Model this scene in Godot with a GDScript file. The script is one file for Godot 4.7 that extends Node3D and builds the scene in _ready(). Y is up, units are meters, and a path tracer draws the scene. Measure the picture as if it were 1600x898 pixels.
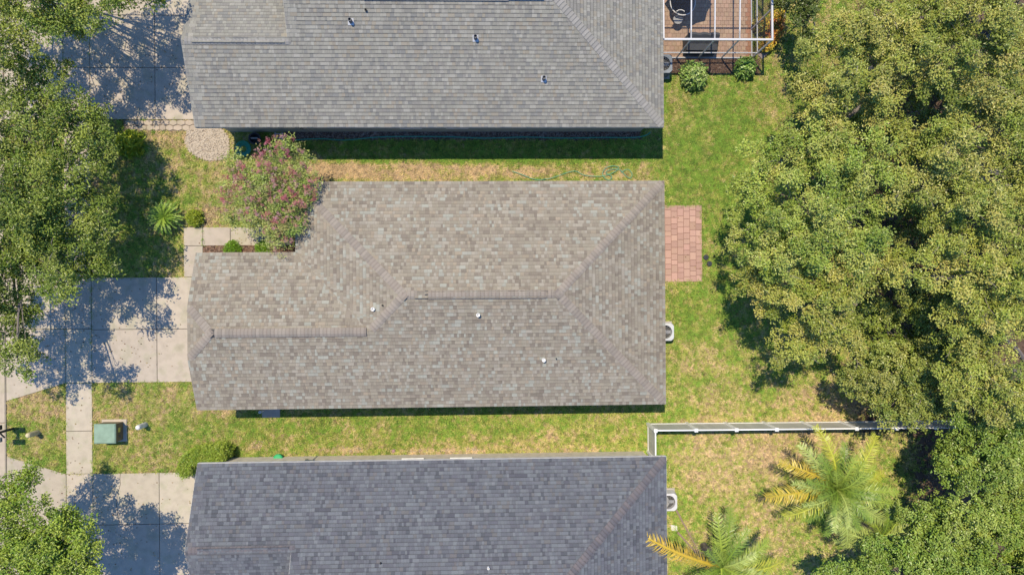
extends Node3D
# Three tract houses seen from a drone hovering 30 m above the middle one.
# x runs towards the back gardens, z towards the lower house, y is up.

const CAM_H := 30.0
const FOCAL := 1005.0        # focal length in pixels of the 1600 x 898 photograph
const EAVE := 2.6
const PITCH := 0.36
var cam_fwd: Vector3
var cam_right: Vector3
var cam_down: Vector3
var rng := RandomNumberGenerator.new()
var used := {}
var M := {}
var n1 := FastNoiseLite.new()
var n2 := FastNoiseLite.new()
var n3 := FastNoiseLite.new()
var no_grass: Array = []      # plan polygons where no grass grows
var patches: Array = []       # dry or lush patches of the lawn

# ---------------------------------------------------------------- small helpers
class MB:
	var v := PackedVector3Array()
	var n := PackedVector3Array()
	var c := PackedColorArray()
	func tri(a: Vector3, b: Vector3, d: Vector3, hint: Vector3, col := Color.WHITE):
		var nn := (d - a).cross(b - a)
		if nn.length_squared() < 1e-16:
			return
		nn = nn.normalized()
		if nn.dot(hint) < 0.0:
			v.append(a); v.append(d); v.append(b)
			nn = -nn
		else:
			v.append(a); v.append(b); v.append(d)
		n.append(nn); n.append(nn); n.append(nn)
		c.append(col); c.append(col); c.append(col)
	func quad(a: Vector3, b: Vector3, d: Vector3, e: Vector3, hint: Vector3, col := Color.WHITE):
		tri(a, b, d, hint, col)
		tri(a, d, e, hint, col)
	func box(ce: Vector3, s: Vector3, col := Color.WHITE, bs := Basis.IDENTITY):
		var h := s * 0.5
		for ax in 3:
			for sg in [-1.0, 1.0]:
				var nrm := Vector3.ZERO
				nrm[ax] = sg
				var u := Vector3.ZERO
				u[(ax + 1) % 3] = h[(ax + 1) % 3]
				var w := Vector3.ZERO
				w[(ax + 2) % 3] = h[(ax + 2) % 3]
				var o: Vector3 = nrm * h[ax]
				quad(ce + bs * (o - u - w), ce + bs * (o + u - w), ce + bs * (o + u + w), ce + bs * (o - u + w), bs * nrm, col)
	# box with chamfered upper edges
	func slab(ce: Vector3, s: Vector3, ch: float, col := Color.WHITE, bs := Basis.IDENTITY):
		var h := s * 0.5
		var rings := [[-h.y, 0.0], [h.y - ch, 0.0], [h.y, ch]]
		var prev: Array = []
		for r in rings:
			var ring: Array = []
			for k in [[-1, -1], [1, -1], [1, 1], [-1, 1]]:
				ring.append(ce + bs * Vector3(k[0] * (h.x - r[1]), r[0], k[1] * (h.z - r[1])))
			if prev.size():
				for k in 4:
					var mid: Vector3 = (ring[k] + ring[(k + 1) % 4]) * 0.5 - ce
					quad(prev[k], prev[(k + 1) % 4], ring[(k + 1) % 4], ring[k], mid, col)
			prev = ring
		quad(prev[0], prev[1], prev[2], prev[3], bs.y, col)
	func prism(poly: PackedVector2Array, y0: float, y1: float, col := Color.WHITE, ch := 0.0):
		var cc := Vector2.ZERO
		for p in poly: cc += p
		cc /= poly.size()
		var idx := Geometry2D.triangulate_polygon(poly)
		var top: Array = []
		for p in poly:
			top.append(p + (cc - p).normalized() * ch)
		for k in range(0, idx.size(), 3):
			var a: Vector2 = top[idx[k]]
			var b: Vector2 = top[idx[k + 1]]
			var d: Vector2 = top[idx[k + 2]]
			tri(Vector3(a.x, y1, a.y), Vector3(b.x, y1, b.y), Vector3(d.x, y1, d.y), Vector3.UP, col)
		var sgn := 1.0 if Geometry2D.is_polygon_clockwise(poly) else -1.0
		for k in poly.size():
			var a := poly[k]
			var b := poly[(k + 1) % poly.size()]
			var ta: Vector2 = top[k]
			var tb: Vector2 = top[(k + 1) % poly.size()]
			var e := (b - a)
			var o := Vector3(-e.y, 0.0, e.x) * sgn
			quad(Vector3(a.x, y0, a.y), Vector3(b.x, y0, b.y), Vector3(b.x, y1 - ch, b.y), Vector3(a.x, y1 - ch, a.y), o, col)
			if ch > 0.0:
				quad(Vector3(a.x, y1 - ch, a.y), Vector3(b.x, y1 - ch, b.y), Vector3(tb.x, y1, tb.y), Vector3(ta.x, y1, ta.y), o + Vector3.UP * o.length(), col)
	func tube(pts: Array, rad: Array, sides := 6, col := Color.WHITE, cap := true):
		var prev: Array = []
		for k in pts.size():
			var dir: Vector3 = (pts[min(k + 1, pts.size() - 1)] - pts[max(k - 1, 0)])
			dir = dir.normalized()
			var sx := dir.cross(Vector3.UP if absf(dir.y) < 0.9 else Vector3.RIGHT).normalized()
			var sy := sx.cross(dir).normalized()
			var ring: Array = []
			for s in sides:
				var a := TAU * s / sides
				ring.append(pts[k] + (sx * cos(a) + sy * sin(a)) * rad[k])
			if prev.size():
				for s in sides:
					var m: Vector3 = ring[s] + ring[(s + 1) % sides] - pts[k] * 2.0
					quad(prev[s], prev[(s + 1) % sides], ring[(s + 1) % sides], ring[s], m, col)
			elif cap:
				for s in sides:
					tri(pts[k], ring[s], ring[(s + 1) % sides], -dir, col)
			prev = ring
			if k == pts.size() - 1 and cap:
				for s in sides:
					tri(pts[k], ring[s], ring[(s + 1) % sides], dir, col)
	# profile [radius, height] turned about the y axis at o
	func lathe(o: Vector3, prof: Array, sides := 16, col := Color.WHITE):
		for k in prof.size() - 1:
			var p: Array = prof[k]
			var q: Array = prof[k + 1]
			var pn := Vector2(q[1] - p[1], p[0] - q[0])
			for s in sides:
				var a0 := TAU * s / sides
				var a1 := TAU * (s + 1) / sides
				var am := (a0 + a1) * 0.5
				quad(o + Vector3(cos(a0) * p[0], p[1], sin(a0) * p[0]), o + Vector3(cos(a1) * p[0], p[1], sin(a1) * p[0]), o + Vector3(cos(a1) * q[0], q[1], sin(a1) * q[0]), o + Vector3(cos(a0) * q[0], q[1], sin(a0) * q[0]), Vector3(cos(am) * pn.x, pn.y, sin(am) * pn.x), col)
	func mesh() -> ArrayMesh:
		var arr := []
		arr.resize(Mesh.ARRAY_MAX)
		arr[Mesh.ARRAY_VERTEX] = v
		arr[Mesh.ARRAY_NORMAL] = n
		arr[Mesh.ARRAY_COLOR] = c
		var m := ArrayMesh.new()
		m.add_surface_from_arrays(Mesh.PRIMITIVE_TRIANGLES, arr)
		return m

# point in metres where the photograph's pixel meets height h
func P(px: float, py: float, h := 0.0) -> Vector3:
	var d := cam_fwd + cam_right * ((px - 800.0) / FOCAL) + cam_down * ((py - 449.0) / FOCAL)
	return Vector3(0, CAM_H, 0) + d * ((CAM_H - h) / -d.y)
func G2(px: float, py: float, h := 0.0) -> Vector2:
	var p := P(px, py, h)
	return Vector2(p.x, p.z)
func numbered(called: String) -> String:
	if not used.has(called):
		used[called] = 0
		return called
	used[called] += 1
	return "%s_%03d" % [called, used[called]]
func tag(o: Node, label: String, category: String, group := "", kind := ""):
	o.set_meta("label", label)
	o.set_meta("category", category)
	if group != "": o.set_meta("group", group)
	if kind != "": o.set_meta("kind", kind)
func thing(called: String, label: String, category: String, at := Vector3.ZERO, group := "", kind := "") -> Node3D:
	var o := Node3D.new()
	o.name = numbered(called)
	add_child(o)
	o.position = at
	tag(o, label, category, group, kind)
	return o
func part(called: String, mesh: Mesh, mat: Material, parent: Node, at := Vector3.ZERO) -> MeshInstance3D:
	var o := MeshInstance3D.new()
	o.name = called
	o.mesh = mesh
	o.material_override = mat
	o.cast_shadow = GeometryInstance3D.SHADOW_CASTING_SETTING_ON
	parent.add_child(o, true)
	o.position = at
	return o
func copies(called: String, mesh: Mesh, mat: Material, parent: Node, xf: Array, cols: Array) -> MultiMeshInstance3D:
	var mm := MultiMesh.new()
	mm.transform_format = MultiMesh.TRANSFORM_3D
	mm.use_colors = true
	mm.mesh = mesh
	mm.instance_count = xf.size()
	var buf := PackedFloat32Array()
	buf.resize(xf.size() * 16)
	var k := 0
	for i in xf.size():
		var t: Transform3D = xf[i]
		var c: Color = cols[i]
		buf[k] = t.basis.x.x; buf[k + 1] = t.basis.y.x; buf[k + 2] = t.basis.z.x; buf[k + 3] = t.origin.x
		buf[k + 4] = t.basis.x.y; buf[k + 5] = t.basis.y.y; buf[k + 6] = t.basis.z.y; buf[k + 7] = t.origin.y
		buf[k + 8] = t.basis.x.z; buf[k + 9] = t.basis.y.z; buf[k + 10] = t.basis.z.z; buf[k + 11] = t.origin.z
		buf[k + 12] = c.r; buf[k + 13] = c.g; buf[k + 14] = c.b; buf[k + 15] = 1.0
		k += 16
	mm.buffer = buf
	var o := MultiMeshInstance3D.new()
	o.name = called
	o.multimesh = mm
	o.material_override = mat
	parent.add_child(o, true)
	return o
# base colour (linear) from the colour a sunlit surface shows in the photograph
func A(r: float, g: float, b: float) -> Color:
	var c := Color(r / 255.0, g / 255.0, b / 255.0).srgb_to_linear()
	return Color(c.r / 1.4, c.g / 1.36, c.b / 1.3)
func S(c: Color) -> Color:
	return c.linear_to_srgb()
func mat(col: Color, rough := 0.85, metal := 0.0, tinted := false) -> StandardMaterial3D:
	var m := StandardMaterial3D.new()
	m.albedo_color = Color.WHITE if tinted else S(col)
	m.roughness = rough
	m.metallic = metal
	m.vertex_color_use_as_albedo = tinted
	return m
func grain(sd: int, freq: float, lo: float, hi: float, size := 512, oct := 4) -> ImageTexture:
	var nz := FastNoiseLite.new()
	nz.seed = sd
	nz.noise_type = FastNoiseLite.TYPE_SIMPLEX_SMOOTH
	nz.frequency = freq
	nz.fractal_octaves = oct
	var im := nz.get_seamless_image(size, size)
	im.convert(Image.FORMAT_L8)
	var d := im.get_data()
	for i in d.size():
		d[i] = int(clampf((lo + (hi - lo) * d[i] / 255.0), 0.0, 1.0) * 255.0)
	var out := Image.create_from_data(size, size, false, Image.FORMAT_L8, d)
	out.convert(Image.FORMAT_RGB8)
	return ImageTexture.create_from_image(out)
# sparse spots and soft blotches of old dirt over a base grain
func weathered(base: ImageTexture) -> ImageTexture:
	var im := base.get_image()
	var sz := im.get_width()
	var r := RandomNumberGenerator.new()
	r.seed = 88
	var bl := FastNoiseLite.new()
	bl.seed = 21
	bl.frequency = 0.012
	var blot := bl.get_seamless_image(sz, sz)
	for y in sz:
		for x in sz:
			var b := blot.get_pixel(x, y).r
			var k := 1.0 - 0.06 * smoothstep(0.5, 0.9, b)
			if r.randf() < 0.004: k *= r.randf_range(0.7, 0.95)
			var c := im.get_pixel(x, y)
			im.set_pixel(x, y, Color(c.r * k, c.g * k * (0.5 + 0.5 * minf(1.0, k + 0.03)) / (0.5 + 0.5 * k), c.b * (1.0 - (1.0 - k) * 1.25)))
	return ImageTexture.create_from_image(im)
func world_tex(m: StandardMaterial3D, t: Texture2D, per_m: float, relief: Texture2D = null, cm := 0.0):
	m.albedo_texture = t
	m.uv1_triplanar = true
	m.uv1_world_triplanar = true
	m.uv1_scale = Vector3.ONE * per_m
	if relief:
		m.heightmap_enabled = true
		m.heightmap_texture = relief
		m.heightmap_scale = cm
func rect(x0: float, z0: float, x1: float, z1: float) -> PackedVector2Array:
	return PackedVector2Array([Vector2(x0, z0), Vector2(x1, z0), Vector2(x1, z1), Vector2(x0, z1)])
func rf(a: float, b: float) -> float:
	return rng.randf_range(a, b)

# ---------------------------------------------------------------- scene
func _ready():
	rng.seed = 20240611
	setup_light()
	setup_materials()
	build_ground()
	build_paving()
	build_houses()
	build_patio()
	build_enclosure()
	build_fences()
	build_yard_things()
	build_small_plants()
	build_palms()
	build_trees()
	build_fallen_leaves()
	build_grass()

func setup_light():
	var t := deg_to_rad(1.66)
	var a := deg_to_rad(0.43)
	var r := Vector3(cos(a), 0, sin(a))
	cam_down = Vector3(-sin(a), 0, cos(a))
	cam_fwd = Vector3.DOWN * cos(t) + r * sin(t)
	cam_right = r * cos(t) + Vector3.UP * sin(t)
	var cam := Camera3D.new()
	cam.name = "camera"
	cam.fov = rad_to_deg(2.0 * atan(449.0 / FOCAL))
	cam.near = 0.1
	cam.far = 2000.0
	add_child(cam)
	cam.transform = Transform3D(Basis(cam_right, -cam_down, -cam_fwd), Vector3(0, CAM_H, 0))
	cam.current = true

	var sm := ProceduralSkyMaterial.new()
	sm.sky_top_color = Color(0.36, 0.54, 0.80)
	sm.sky_horizon_color = Color(0.64, 0.74, 0.86)
	sm.sky_curve = 0.16
	sm.ground_bottom_color = Color(0.25, 0.27, 0.16)
	sm.ground_horizon_color = Color(0.50, 0.60, 0.70)
	sm.sun_angle_max = 1.0
	var sky := Sky.new()
	sky.sky_material = sm
	var env := Environment.new()
	env.background_mode = Environment.BG_SKY
	env.sky = sky
	env.tonemap_mode = Environment.TONE_MAPPER_LINEAR
	env.tonemap_exposure = 1.35
	env.background_energy_multiplier = 1.08
	env.sdfgi_enabled = true
	env.ssao_enabled = true
	env.ssil_enabled = true
	var we := WorldEnvironment.new()
	we.name = "air"
	we.environment = env
	add_child(we)

	var sun := DirectionalLight3D.new()
	sun.name = "sun"
	sun.light_energy = 1.35
	sun.light_color = Color(1.0, 0.94, 0.83)
	sun.light_angular_distance = 0.5
	sun.shadow_enabled = true
	add_child(sun)
	sun.look_at_from_position(Vector3.ZERO, Vector3(0.245, -1.0, 0.335), Vector3.FORWARD)

func setup_materials():
	n1.seed = 5; n1.frequency = 0.28; n1.fractal_octaves = 3
	n2.seed = 9; n2.frequency = 1.1; n2.fractal_octaves = 3
	n3.seed = 14; n3.frequency = 4.5; n3.fractal_octaves = 2
	var fine := grain(1, 0.09, 0.72, 1.12, 512, 5)
	var mottle := grain(2, 0.02, 0.93, 1.05, 512, 6)
	var gritty := grain(3, 0.16, 0.35, 1.3, 512, 3)
	M.shingle = mat(Color.WHITE, 0.95, 0.0, true)
	world_tex(M.shingle, grain(4, 0.12, 0.70, 1.15, 512, 4), 0.8)
	M.concrete = mat(Color.WHITE, 0.9, 0.0, true)
	world_tex(M.concrete, weathered(mottle), 0.19, gritty, 0.15)
	M.joint = mat(A(70, 62, 55), 1.0)
	M.lawn = mat(Color.WHITE, 1.0, 0.0, true)
	world_tex(M.lawn, grain(6, 0.10, 0.45, 1.35, 512, 4), 0.7)
	M.blade = mat(Color.WHITE, 0.8, 0.0, true)
	M.blade.backlight_enabled = true
	M.blade.backlight = Color(0.5, 0.5, 0.3)
	M.leaf = mat(Color.WHITE, 0.42, 0.0, true)
	M.leaf.backlight_enabled = true
	M.leaf.backlight = Color(0.45, 0.5, 0.2)
	M.petal = mat(Color.WHITE, 0.8, 0.0, true)
	M.petal.backlight_enabled = true
	M.petal.backlight = Color(0.5, 0.35, 0.4)
	M.bark = mat(Color.WHITE, 0.95, 0.0, true)
	world_tex(M.bark, fine, 1.5)
	M.paint = mat(Color.WHITE, 0.75, 0.0, true)
	world_tex(M.paint, grain(8, 0.02, 0.90, 1.04, 256, 4), 0.5)
	M.stone = mat(Color.WHITE, 0.95, 0.0, true)
	world_tex(M.stone, fine, 2.0)
	M.asphalt = mat(A(105, 98, 92), 0.95)
	world_tex(M.asphalt, gritty, 1.2)
	M.white = mat(Color(0.78, 0.78, 0.76), 0.45)
	M.cream_metal = mat(Color(0.72, 0.71, 0.68), 0.4)
	M.grey_metal = mat(Color(0.32, 0.33, 0.34), 0.5, 0.3)
	M.dark = mat(Color(0.03, 0.032, 0.036), 0.6)
	M.pipe = mat(Color(0.10, 0.105, 0.115), 0.6)
	M.lead = mat(Color(0.42, 0.43, 0.45), 0.5, 0.4)
	M.glass = mat(Color(0.05, 0.07, 0.09), 0.06)
	M.glass.transparency = BaseMaterial3D.TRANSPARENCY_ALPHA
	M.glass.albedo_color.a = 0.55
	M.screen = mat(Color(0.03, 0.03, 0.035), 0.9)
	M.screen.transparency = BaseMaterial3D.TRANSPARENCY_ALPHA
	M.screen.albedo_color.a = 0.11
	M.vinyl = mat(Color(0.80, 0.80, 0.79), 0.4)
	M.hose = mat(Color(0.03, 0.30, 0.20), 0.5)

# ---------------------------------------------------------------- ground
func dryness(x: float, z: float) -> float:
	var d := 0.31 + 0.22 * n1.get_noise_2d(x, z) + 0.46 * n2.get_noise_2d(x, z) + 0.65 * n3.get_noise_2d(x, z)
	for p in patches:
		var q := Vector2((x - p[0]) / p[2], (z - p[1]) / p[3])
		var l := q.length()
		if l < 1.6:
			d += p[4] * (1.0 - smoothstep(0.55, 1.6, l))
	return d
var GREEN: Color
var LUSH: Color
var YELLOW: Color
var TAN: Color
var SOIL: Color
func lawn_color(d: float) -> Color:
	if d < 0.2: return LUSH.lerp(GREEN, clampf(d / 0.2, 0, 1))
	if d < 0.5: return GREEN.lerp(YELLOW, (d - 0.2) / 0.3)
	return YELLOW.lerp(TAN, clampf((d - 0.5) / 0.35, 0, 1))
# bare leaf litter under the trees of the back lot and in the beds
func litter(x: float, z: float) -> float:
	var edge := 17.2 + 1.0 * sin(z * 0.5) + 0.8 * n2.get_noise_2d(x * 0.5, z * 0.5)
	if z > 7.0: edge = 19.4 + 0.8 * n2.get_noise_2d(x, z)
	return smoothstep(-0.5, 0.9, x - edge)
func patch(px: float, py: float, rx: float, ry: float, k: float):
	var w := P(px, py)
	patches.append([w.x, w.z, rx / 33.5, ry / 33.5, k])
func build_ground():
	GREEN = A(150, 160, 62)
	LUSH = A(124, 156, 54)
	YELLOW = A(186, 178, 98)
	TAN = A(214, 184, 142)
	SOIL = A(128, 104, 84)
	for p in [[640, 268, 160, 13, 0.72], [500, 264, 70, 12, 0.4], [880, 270, 90, 8, 0.3], [1006, 270, 9, 14, 0.4], [760, 250, 300, 5, -0.35], [760, 225, 300, 20, -0.3],
		[300, 250, 70, 60, 0.22], [325, 335, 30, 22, 0.5], [300, 318, 40, 10, -0.3], [260, 215, 40, 12, 0.25], [1100, 200, 80, 80, -0.2], [1110, 340, 80, 80, -0.24], [1100, 480, 70, 60, -0.16],
		[1080, 560, 30, 25, 0.22], [1150, 630, 60, 20, 0.15], [1300, 635, 70, 36, 0.5], [1210, 60, 30, 40, 0.1], [760, 692, 60, 14, 0.3], [900, 690, 80, 14, 0.2], [600, 660, 250, 12, -0.12],
		[530, 703, 40, 6, 0.5], [690, 705, 60, 6, 0.6], [880, 703, 70, 5, 0.3], [400, 697, 14, 8, 0.4], [1130, 720, 60, 50, 0.34], [1230, 700, 60, 40, 0.42], [1180, 790, 60, 60, 0.2], [1090, 690, 40, 16, 0.05],
		[1210, 850, 30, 20, 0.4], [1380, 760, 40, 50, 0.05], [1330, 690, 60, 16, 0.3], [270, 625, 30, 20, 0.2], [180, 640, 30, 30, 0.25], [60, 625, 40, 30, 0.45], [330, 645, 30, 8, 0.4], [210, 690, 60, 30, -0.02],
		[230, 720, 60, 14, 0.2], [45, 700, 30, 20, 0.12], [1060, 150, 20, 20, 0.2], [1100, 660, 80, 10, 0.15]]:
		patch(p[0], p[1], p[2], p[3], p[4])
	var mb := MB.new()
	var x0 := -23.0
	var z0 := -15.0
	var st := 0.14
	var nx := 354
	var nz := 216
	var vs := PackedVector3Array()
	var ns := PackedVector3Array()
	var cs := PackedColorArray()
	var ix := PackedInt32Array()
	for j in nz + 1:
		for i in nx + 1:
			var x := x0 + i * st
			var z := z0 + j * st
			var d := dryness(x, z)
			var c := lawn_color(d + 0.08).lerp(SOIL, 0.25)
			var li := litter(x, z)
			if li > 0.0:
				c = c.lerp(SOIL.lerp(A(96, 76, 60), clampf(0.5 + n3.get_noise_2d(x, z), 0, 1)), li)
			vs.append(Vector3(x, 0.0, z))
			ns.append(Vector3.UP)
			cs.append(c)
	for j in nz:
		for i in nx:
			var a := j * (nx + 1) + i
			ix.append_array(PackedInt32Array([a, a + 1, a + nx + 2, a, a + nx + 2, a + nx + 1]))
	# the same sheet goes on to the horizon
	var x1 := x0 + nx * st
	var z1 := z0 + nz * st
	var far := 400.0
	var k0 := vs.size()
	for p in [Vector2(x0, z0), Vector2(x1, z0), Vector2(x1, z1), Vector2(x0, z1), Vector2(-far, -far), Vector2(far, -far), Vector2(far, far), Vector2(-far, far)]:
		vs.append(Vector3(p.x, 0, p.y)); ns.append(Vector3.UP); cs.append(GREEN.lerp(SOIL, 0.4))
	for s in 4:
		var s2 := (s + 1) % 4
		ix.append_array(PackedInt32Array([k0 + 4 + s, k0 + 4 + s2, k0 + s2, k0 + 4 + s, k0 + s2, k0 + s]))
	var arr := []
	arr.resize(Mesh.ARRAY_MAX)
	arr[Mesh.ARRAY_VERTEX] = vs; arr[Mesh.ARRAY_NORMAL] = ns; arr[Mesh.ARRAY_COLOR] = cs; arr[Mesh.ARRAY_INDEX] = ix
	var m := ArrayMesh.new()
	m.add_surface_from_arrays(Mesh.PRIMITIVE_TRIANGLES, arr)
	var g := part("ground", m, M.lawn, self)
	tag(g, "patchy green and straw coloured lawn soil around the houses", "ground", "", "structure")

func concrete_slab(called: String, parent: Node, poly: PackedVector2Array, top := 0.05):
	var mb := MB.new()
	var k := rf(0.91, 1.05)
	var c := A(200, 186, 167)
	mb.prism(poly, 0.0, top, Color(c.r * k, c.g * k * rf(0.99, 1.01), c.b * k * rf(0.97, 1.01)), 0.008)
	return part(called, mb.mesh(), M.concrete, parent)
func shrink(x0: float, z0: float, x1: float, z1: float, g := 0.011) -> PackedVector2Array:
	return rect(x0 + g, z0 + g, x1 - g, z1 - g)
# a grid of slabs between the given joint lines, over a dark joint bed
func slabs(parent: Node, xs: Array, zs: Array):
	for i in xs.size() - 1:
		for j in zs.size() - 1:
			concrete_slab("slab", parent, shrink(xs[i], zs[j], xs[i + 1], zs[j + 1]))
	var bed := MB.new()
	bed.prism(rect(xs[0] + 0.02, zs[0] + 0.02, xs[-1] - 0.02, zs[-1] - 0.02), 0.0, 0.034)
	part("joint_filler", bed.mesh(), M.joint, parent)
	no_grass.append(rect(xs[0] + 0.02, zs[0] + 0.02, xs[-1] - 0.02, zs[-1] - 0.02))
func build_paving():
	var sx0 := -19.59
	var sx1 := -18.40
	# road and kerb
	var mb := MB.new()
	mb.quad(Vector3(-32, 0.004, -300), Vector3(-22.62, 0.004, -300), Vector3(-22.62, 0.004, 300), Vector3(-32, 0.004, 300), Vector3.UP)
	var road := part("road", mb.mesh(), M.asphalt, self)
	tag(road, "grey asphalt street along the front gardens", "road", "", "structure")
	no_grass.append(rect(-40, -40, -22.24, 40))
	var kerb := thing("kerb", "pale concrete kerb between street and front gardens", "kerb", Vector3.ZERO, "", "structure")
	var z := -30.0
	while z < 30.0:
		var kb := MB.new()
		kb.slab(Vector3(-22.44, 0.05, z + 1.5), Vector3(0.37, 0.1, 2.985), 0.035, A(198, 182, 160))
		part("kerb_stone", kb.mesh(), M.concrete, kerb)
		z += 3.0
	# driveway of the middle house
	var a := P(245, 433).z
	var b := P(245, 597).z
	var d := thing("driveway", "pale concrete driveway of the brown shingled house, dappled with oak shade", "driveway", Vector3.ZERO, "", "structure")
	slabs(d, [sx1, -15.46, -11.9], [a, P(245, 514).z, b])
	slabs(d, [sx0, sx1], [a, P(120, 514).z, b])
	for h in [[a, P(60, 514).z, -1.0], [P(60, 514).z, b, 1.0]]:
		var pg := PackedVector2Array([Vector2(-22.24, h[0] + 0.011), Vector2(sx0 - 0.011, h[0] + 0.011), Vector2(sx0 - 0.011, h[1] - 0.011), Vector2(-22.24, h[1] - 0.011)])
		if h[2] < 0: pg[0].y -= 0.8
		else: pg[3].y += 0.78
		concrete_slab("apron", d, pg)
		no_grass.append(pg)
	# driveway of the upper house
	var top_z := P(200, 187).z
	d = thing("driveway", "concrete driveway of the grey shingled house under heavy leaf shade", "driveway", Vector3.ZERO, "", "structure")
	slabs(d, [sx1, P(242, 106).x, -11.9], [-16.6, P(200, -60).z, P(200, 24).z, P(200, 106).z, top_z])
	slabs(d, [sx0, sx1], [-16.6, P(200, -60).z, P(200, 24).z, P(200, 106).z, top_z])
	slabs(d, [-22.24, sx0], [-16.6, P(200, 24).z, P(200, 106).z, top_z])
	# stamped stone strip along its edge
	var strip := thing("stone_edging", "strip of fitted irregular paving stones along the driveway edge by the rock bed", "edging")
	var zb := P(250, 204).z
	var x := P(196, 195).x
	var xe := -12.6
	var bed := MB.new()
	bed.prism(rect(x - 0.1, top_z + 0.02, xe + 0.1, zb + 0.02), 0.0, 0.02)
	part("joint_filler", bed.mesh(), mat(A(140, 124, 108), 1.0), strip)
	no_grass.append(rect(x - 0.1, top_z, xe + 0.1, zb + 0.02))
	for row in 2:
		var xx := x + row * 0.16
		while xx < xe:
			var w := rf(0.28, 0.42)
			var zc := top_z + 0.14 + row * 0.235
			var pg := PackedVector2Array()
			for k in 6:
				var an := TAU * (k + 0.5) / 6
				pg.append(Vector2(xx + w * 0.5, zc) + Vector2(cos(an) * (w * 0.575 - 0.006) * rf(0.97, 1.03), sin(an) * 0.134 * rf(0.95, 1.03)))
			var sb := MB.new()
			var kk := rf(0.86, 1.04)
			var c := A(198, 180, 158)
			sb.prism(pg, 0.0, 0.045 + rf(0, 0.006), Color(c.r * kk, c.g * kk, c.b * kk), 0.008)
			part("stone", sb.mesh(), M.concrete, strip)
			xx += w
	# driveway of the lower house
	d = thing("driveway", "pale concrete driveway of the charcoal shingled house with a wandering crack", "driveway", Vector3.ZERO, "", "structure")
	var dz := P(245, 738).z
	slabs(d, [sx1, P(249, 780).x, -11.9], [dz, P(245, 818).z, P(245, 900).z, 15.6])
	slabs(d, [sx0, sx1], [dz, P(245, 818).z, P(245, 900).z, 15.6])
	for h in [[dz, P(245, 818).z, -1.0], [P(245, 818).z, 15.6, 0.0]]:
		var pg := PackedVector2Array([Vector2(-22.24, h[0] + 0.011), Vector2(sx0 - 0.011, h[0] + 0.011), Vector2(sx0 - 0.011, h[1] - 0.011), Vector2(-22.24, h[1] - 0.011)])
		if h[2] < 0: pg[0].y -= 0.86
		concrete_slab("apron", d, pg)
		no_grass.append(pg)
	var ck := MB.new()
	var cp: Array = []
	for q in [[187, 739], [186, 748], [187, 756], [183.5, 768], [184, 775], [181.5, 785], [183, 797], [184, 806], [186.5, 817]]:
		cp.append(P(q[0] + rf(-0.6, 0.6), q[1], 0.05))
	for k in cp.size() - 1:
		var s := Vector3(0.009, 0, 0)
		var up := Vector3(0, 0.003, 0)
		ck.quad(cp[k] - s + up, cp[k] + s + up, cp[k + 1] + s + up, cp[k + 1] - s + up, Vector3.UP)
	part("crack", ck.mesh(), M.joint, d)
	# pavement
	var pave := thing("pavement", "narrow concrete pavement crossing the front lawns between the driveways", "pavement", Vector3.ZERO, "", "structure")
	slabs(pave, [sx0, sx1], [b, P(124, 673).z, dz])
	var zz: Array = []
	for k in 6: zz.append(lerpf(top_z, a, k / 5.0))
	slabs(pave, [sx0, sx1], zz)
	# walkway to the front door
	var wk := thing("walkway", "concrete walkway from the driveway round to the front door", "path", Vector3.ZERO, "", "structure")
	var wx0 := P(287, 400).x
	var wx1 := P(317, 370).x
	var wz0 := P(300, 355).z
	var wz1 := P(300, 384).z
	slabs(wk, [wx0, wx1], [wz0, wz1, a - 0.0])
	slabs(wk, [wx1, P(360, 370).x, P(412, 370).x, P(456, 370).x], [wz0, wz1])
	# planting beds, soil sheets a few millimetres above the lawn
	for q in [["planting_bed", "brown mulch bed between the front walkway and the garage wall", rect(wx1, wz1, -7.9, -1.1), A(150, 112, 92)],
		["planting_bed", "narrow bed of grey gravelly soil under the eaves of the grey shingled house", rect(-9.6, -7.4, 7.0, -6.86), A(170, 152, 140)],
		["planting_bed", "dark leaf litter bed outside the screened patio", rect(7.6, P(1100, 92).z, P(1187, 100).x, P(1100, 117).z), A(120, 98, 84)]]:
		var sb := MB.new()
		var pl: PackedVector2Array = q[2]
		sb.prism(pl, 0.0, 0.012, q[3])
		var o := part(numbered(q[0]), sb.mesh(), M.stone, self)
		tag(o, q[1], "planting bed", "", "structure")
		no_grass.append(pl)

# ---------------------------------------------------------------- houses
# a roof plane: plan polygon, a point on its eave line, uphill direction, eave height, pitch
class Plane2:
	var poly: PackedVector2Array
	var o: Vector2
	var u: Vector2
	var e: float
	var s: float
	func _init(poly_: PackedVector2Array, o_: Vector2, u_: Vector2, e_: float, s_: float):
		poly = poly_; o = o_; u = u_; e = e_; s = s_
	func h(p: Vector2) -> float:
		return e + s * (p - o).dot(u)
func pv(pts: Array) -> PackedVector2Array:
	var r := PackedVector2Array()
	for k in range(0, pts.size(), 2): r.append(Vector2(pts[k], pts[k + 1]))
	return r

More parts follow.
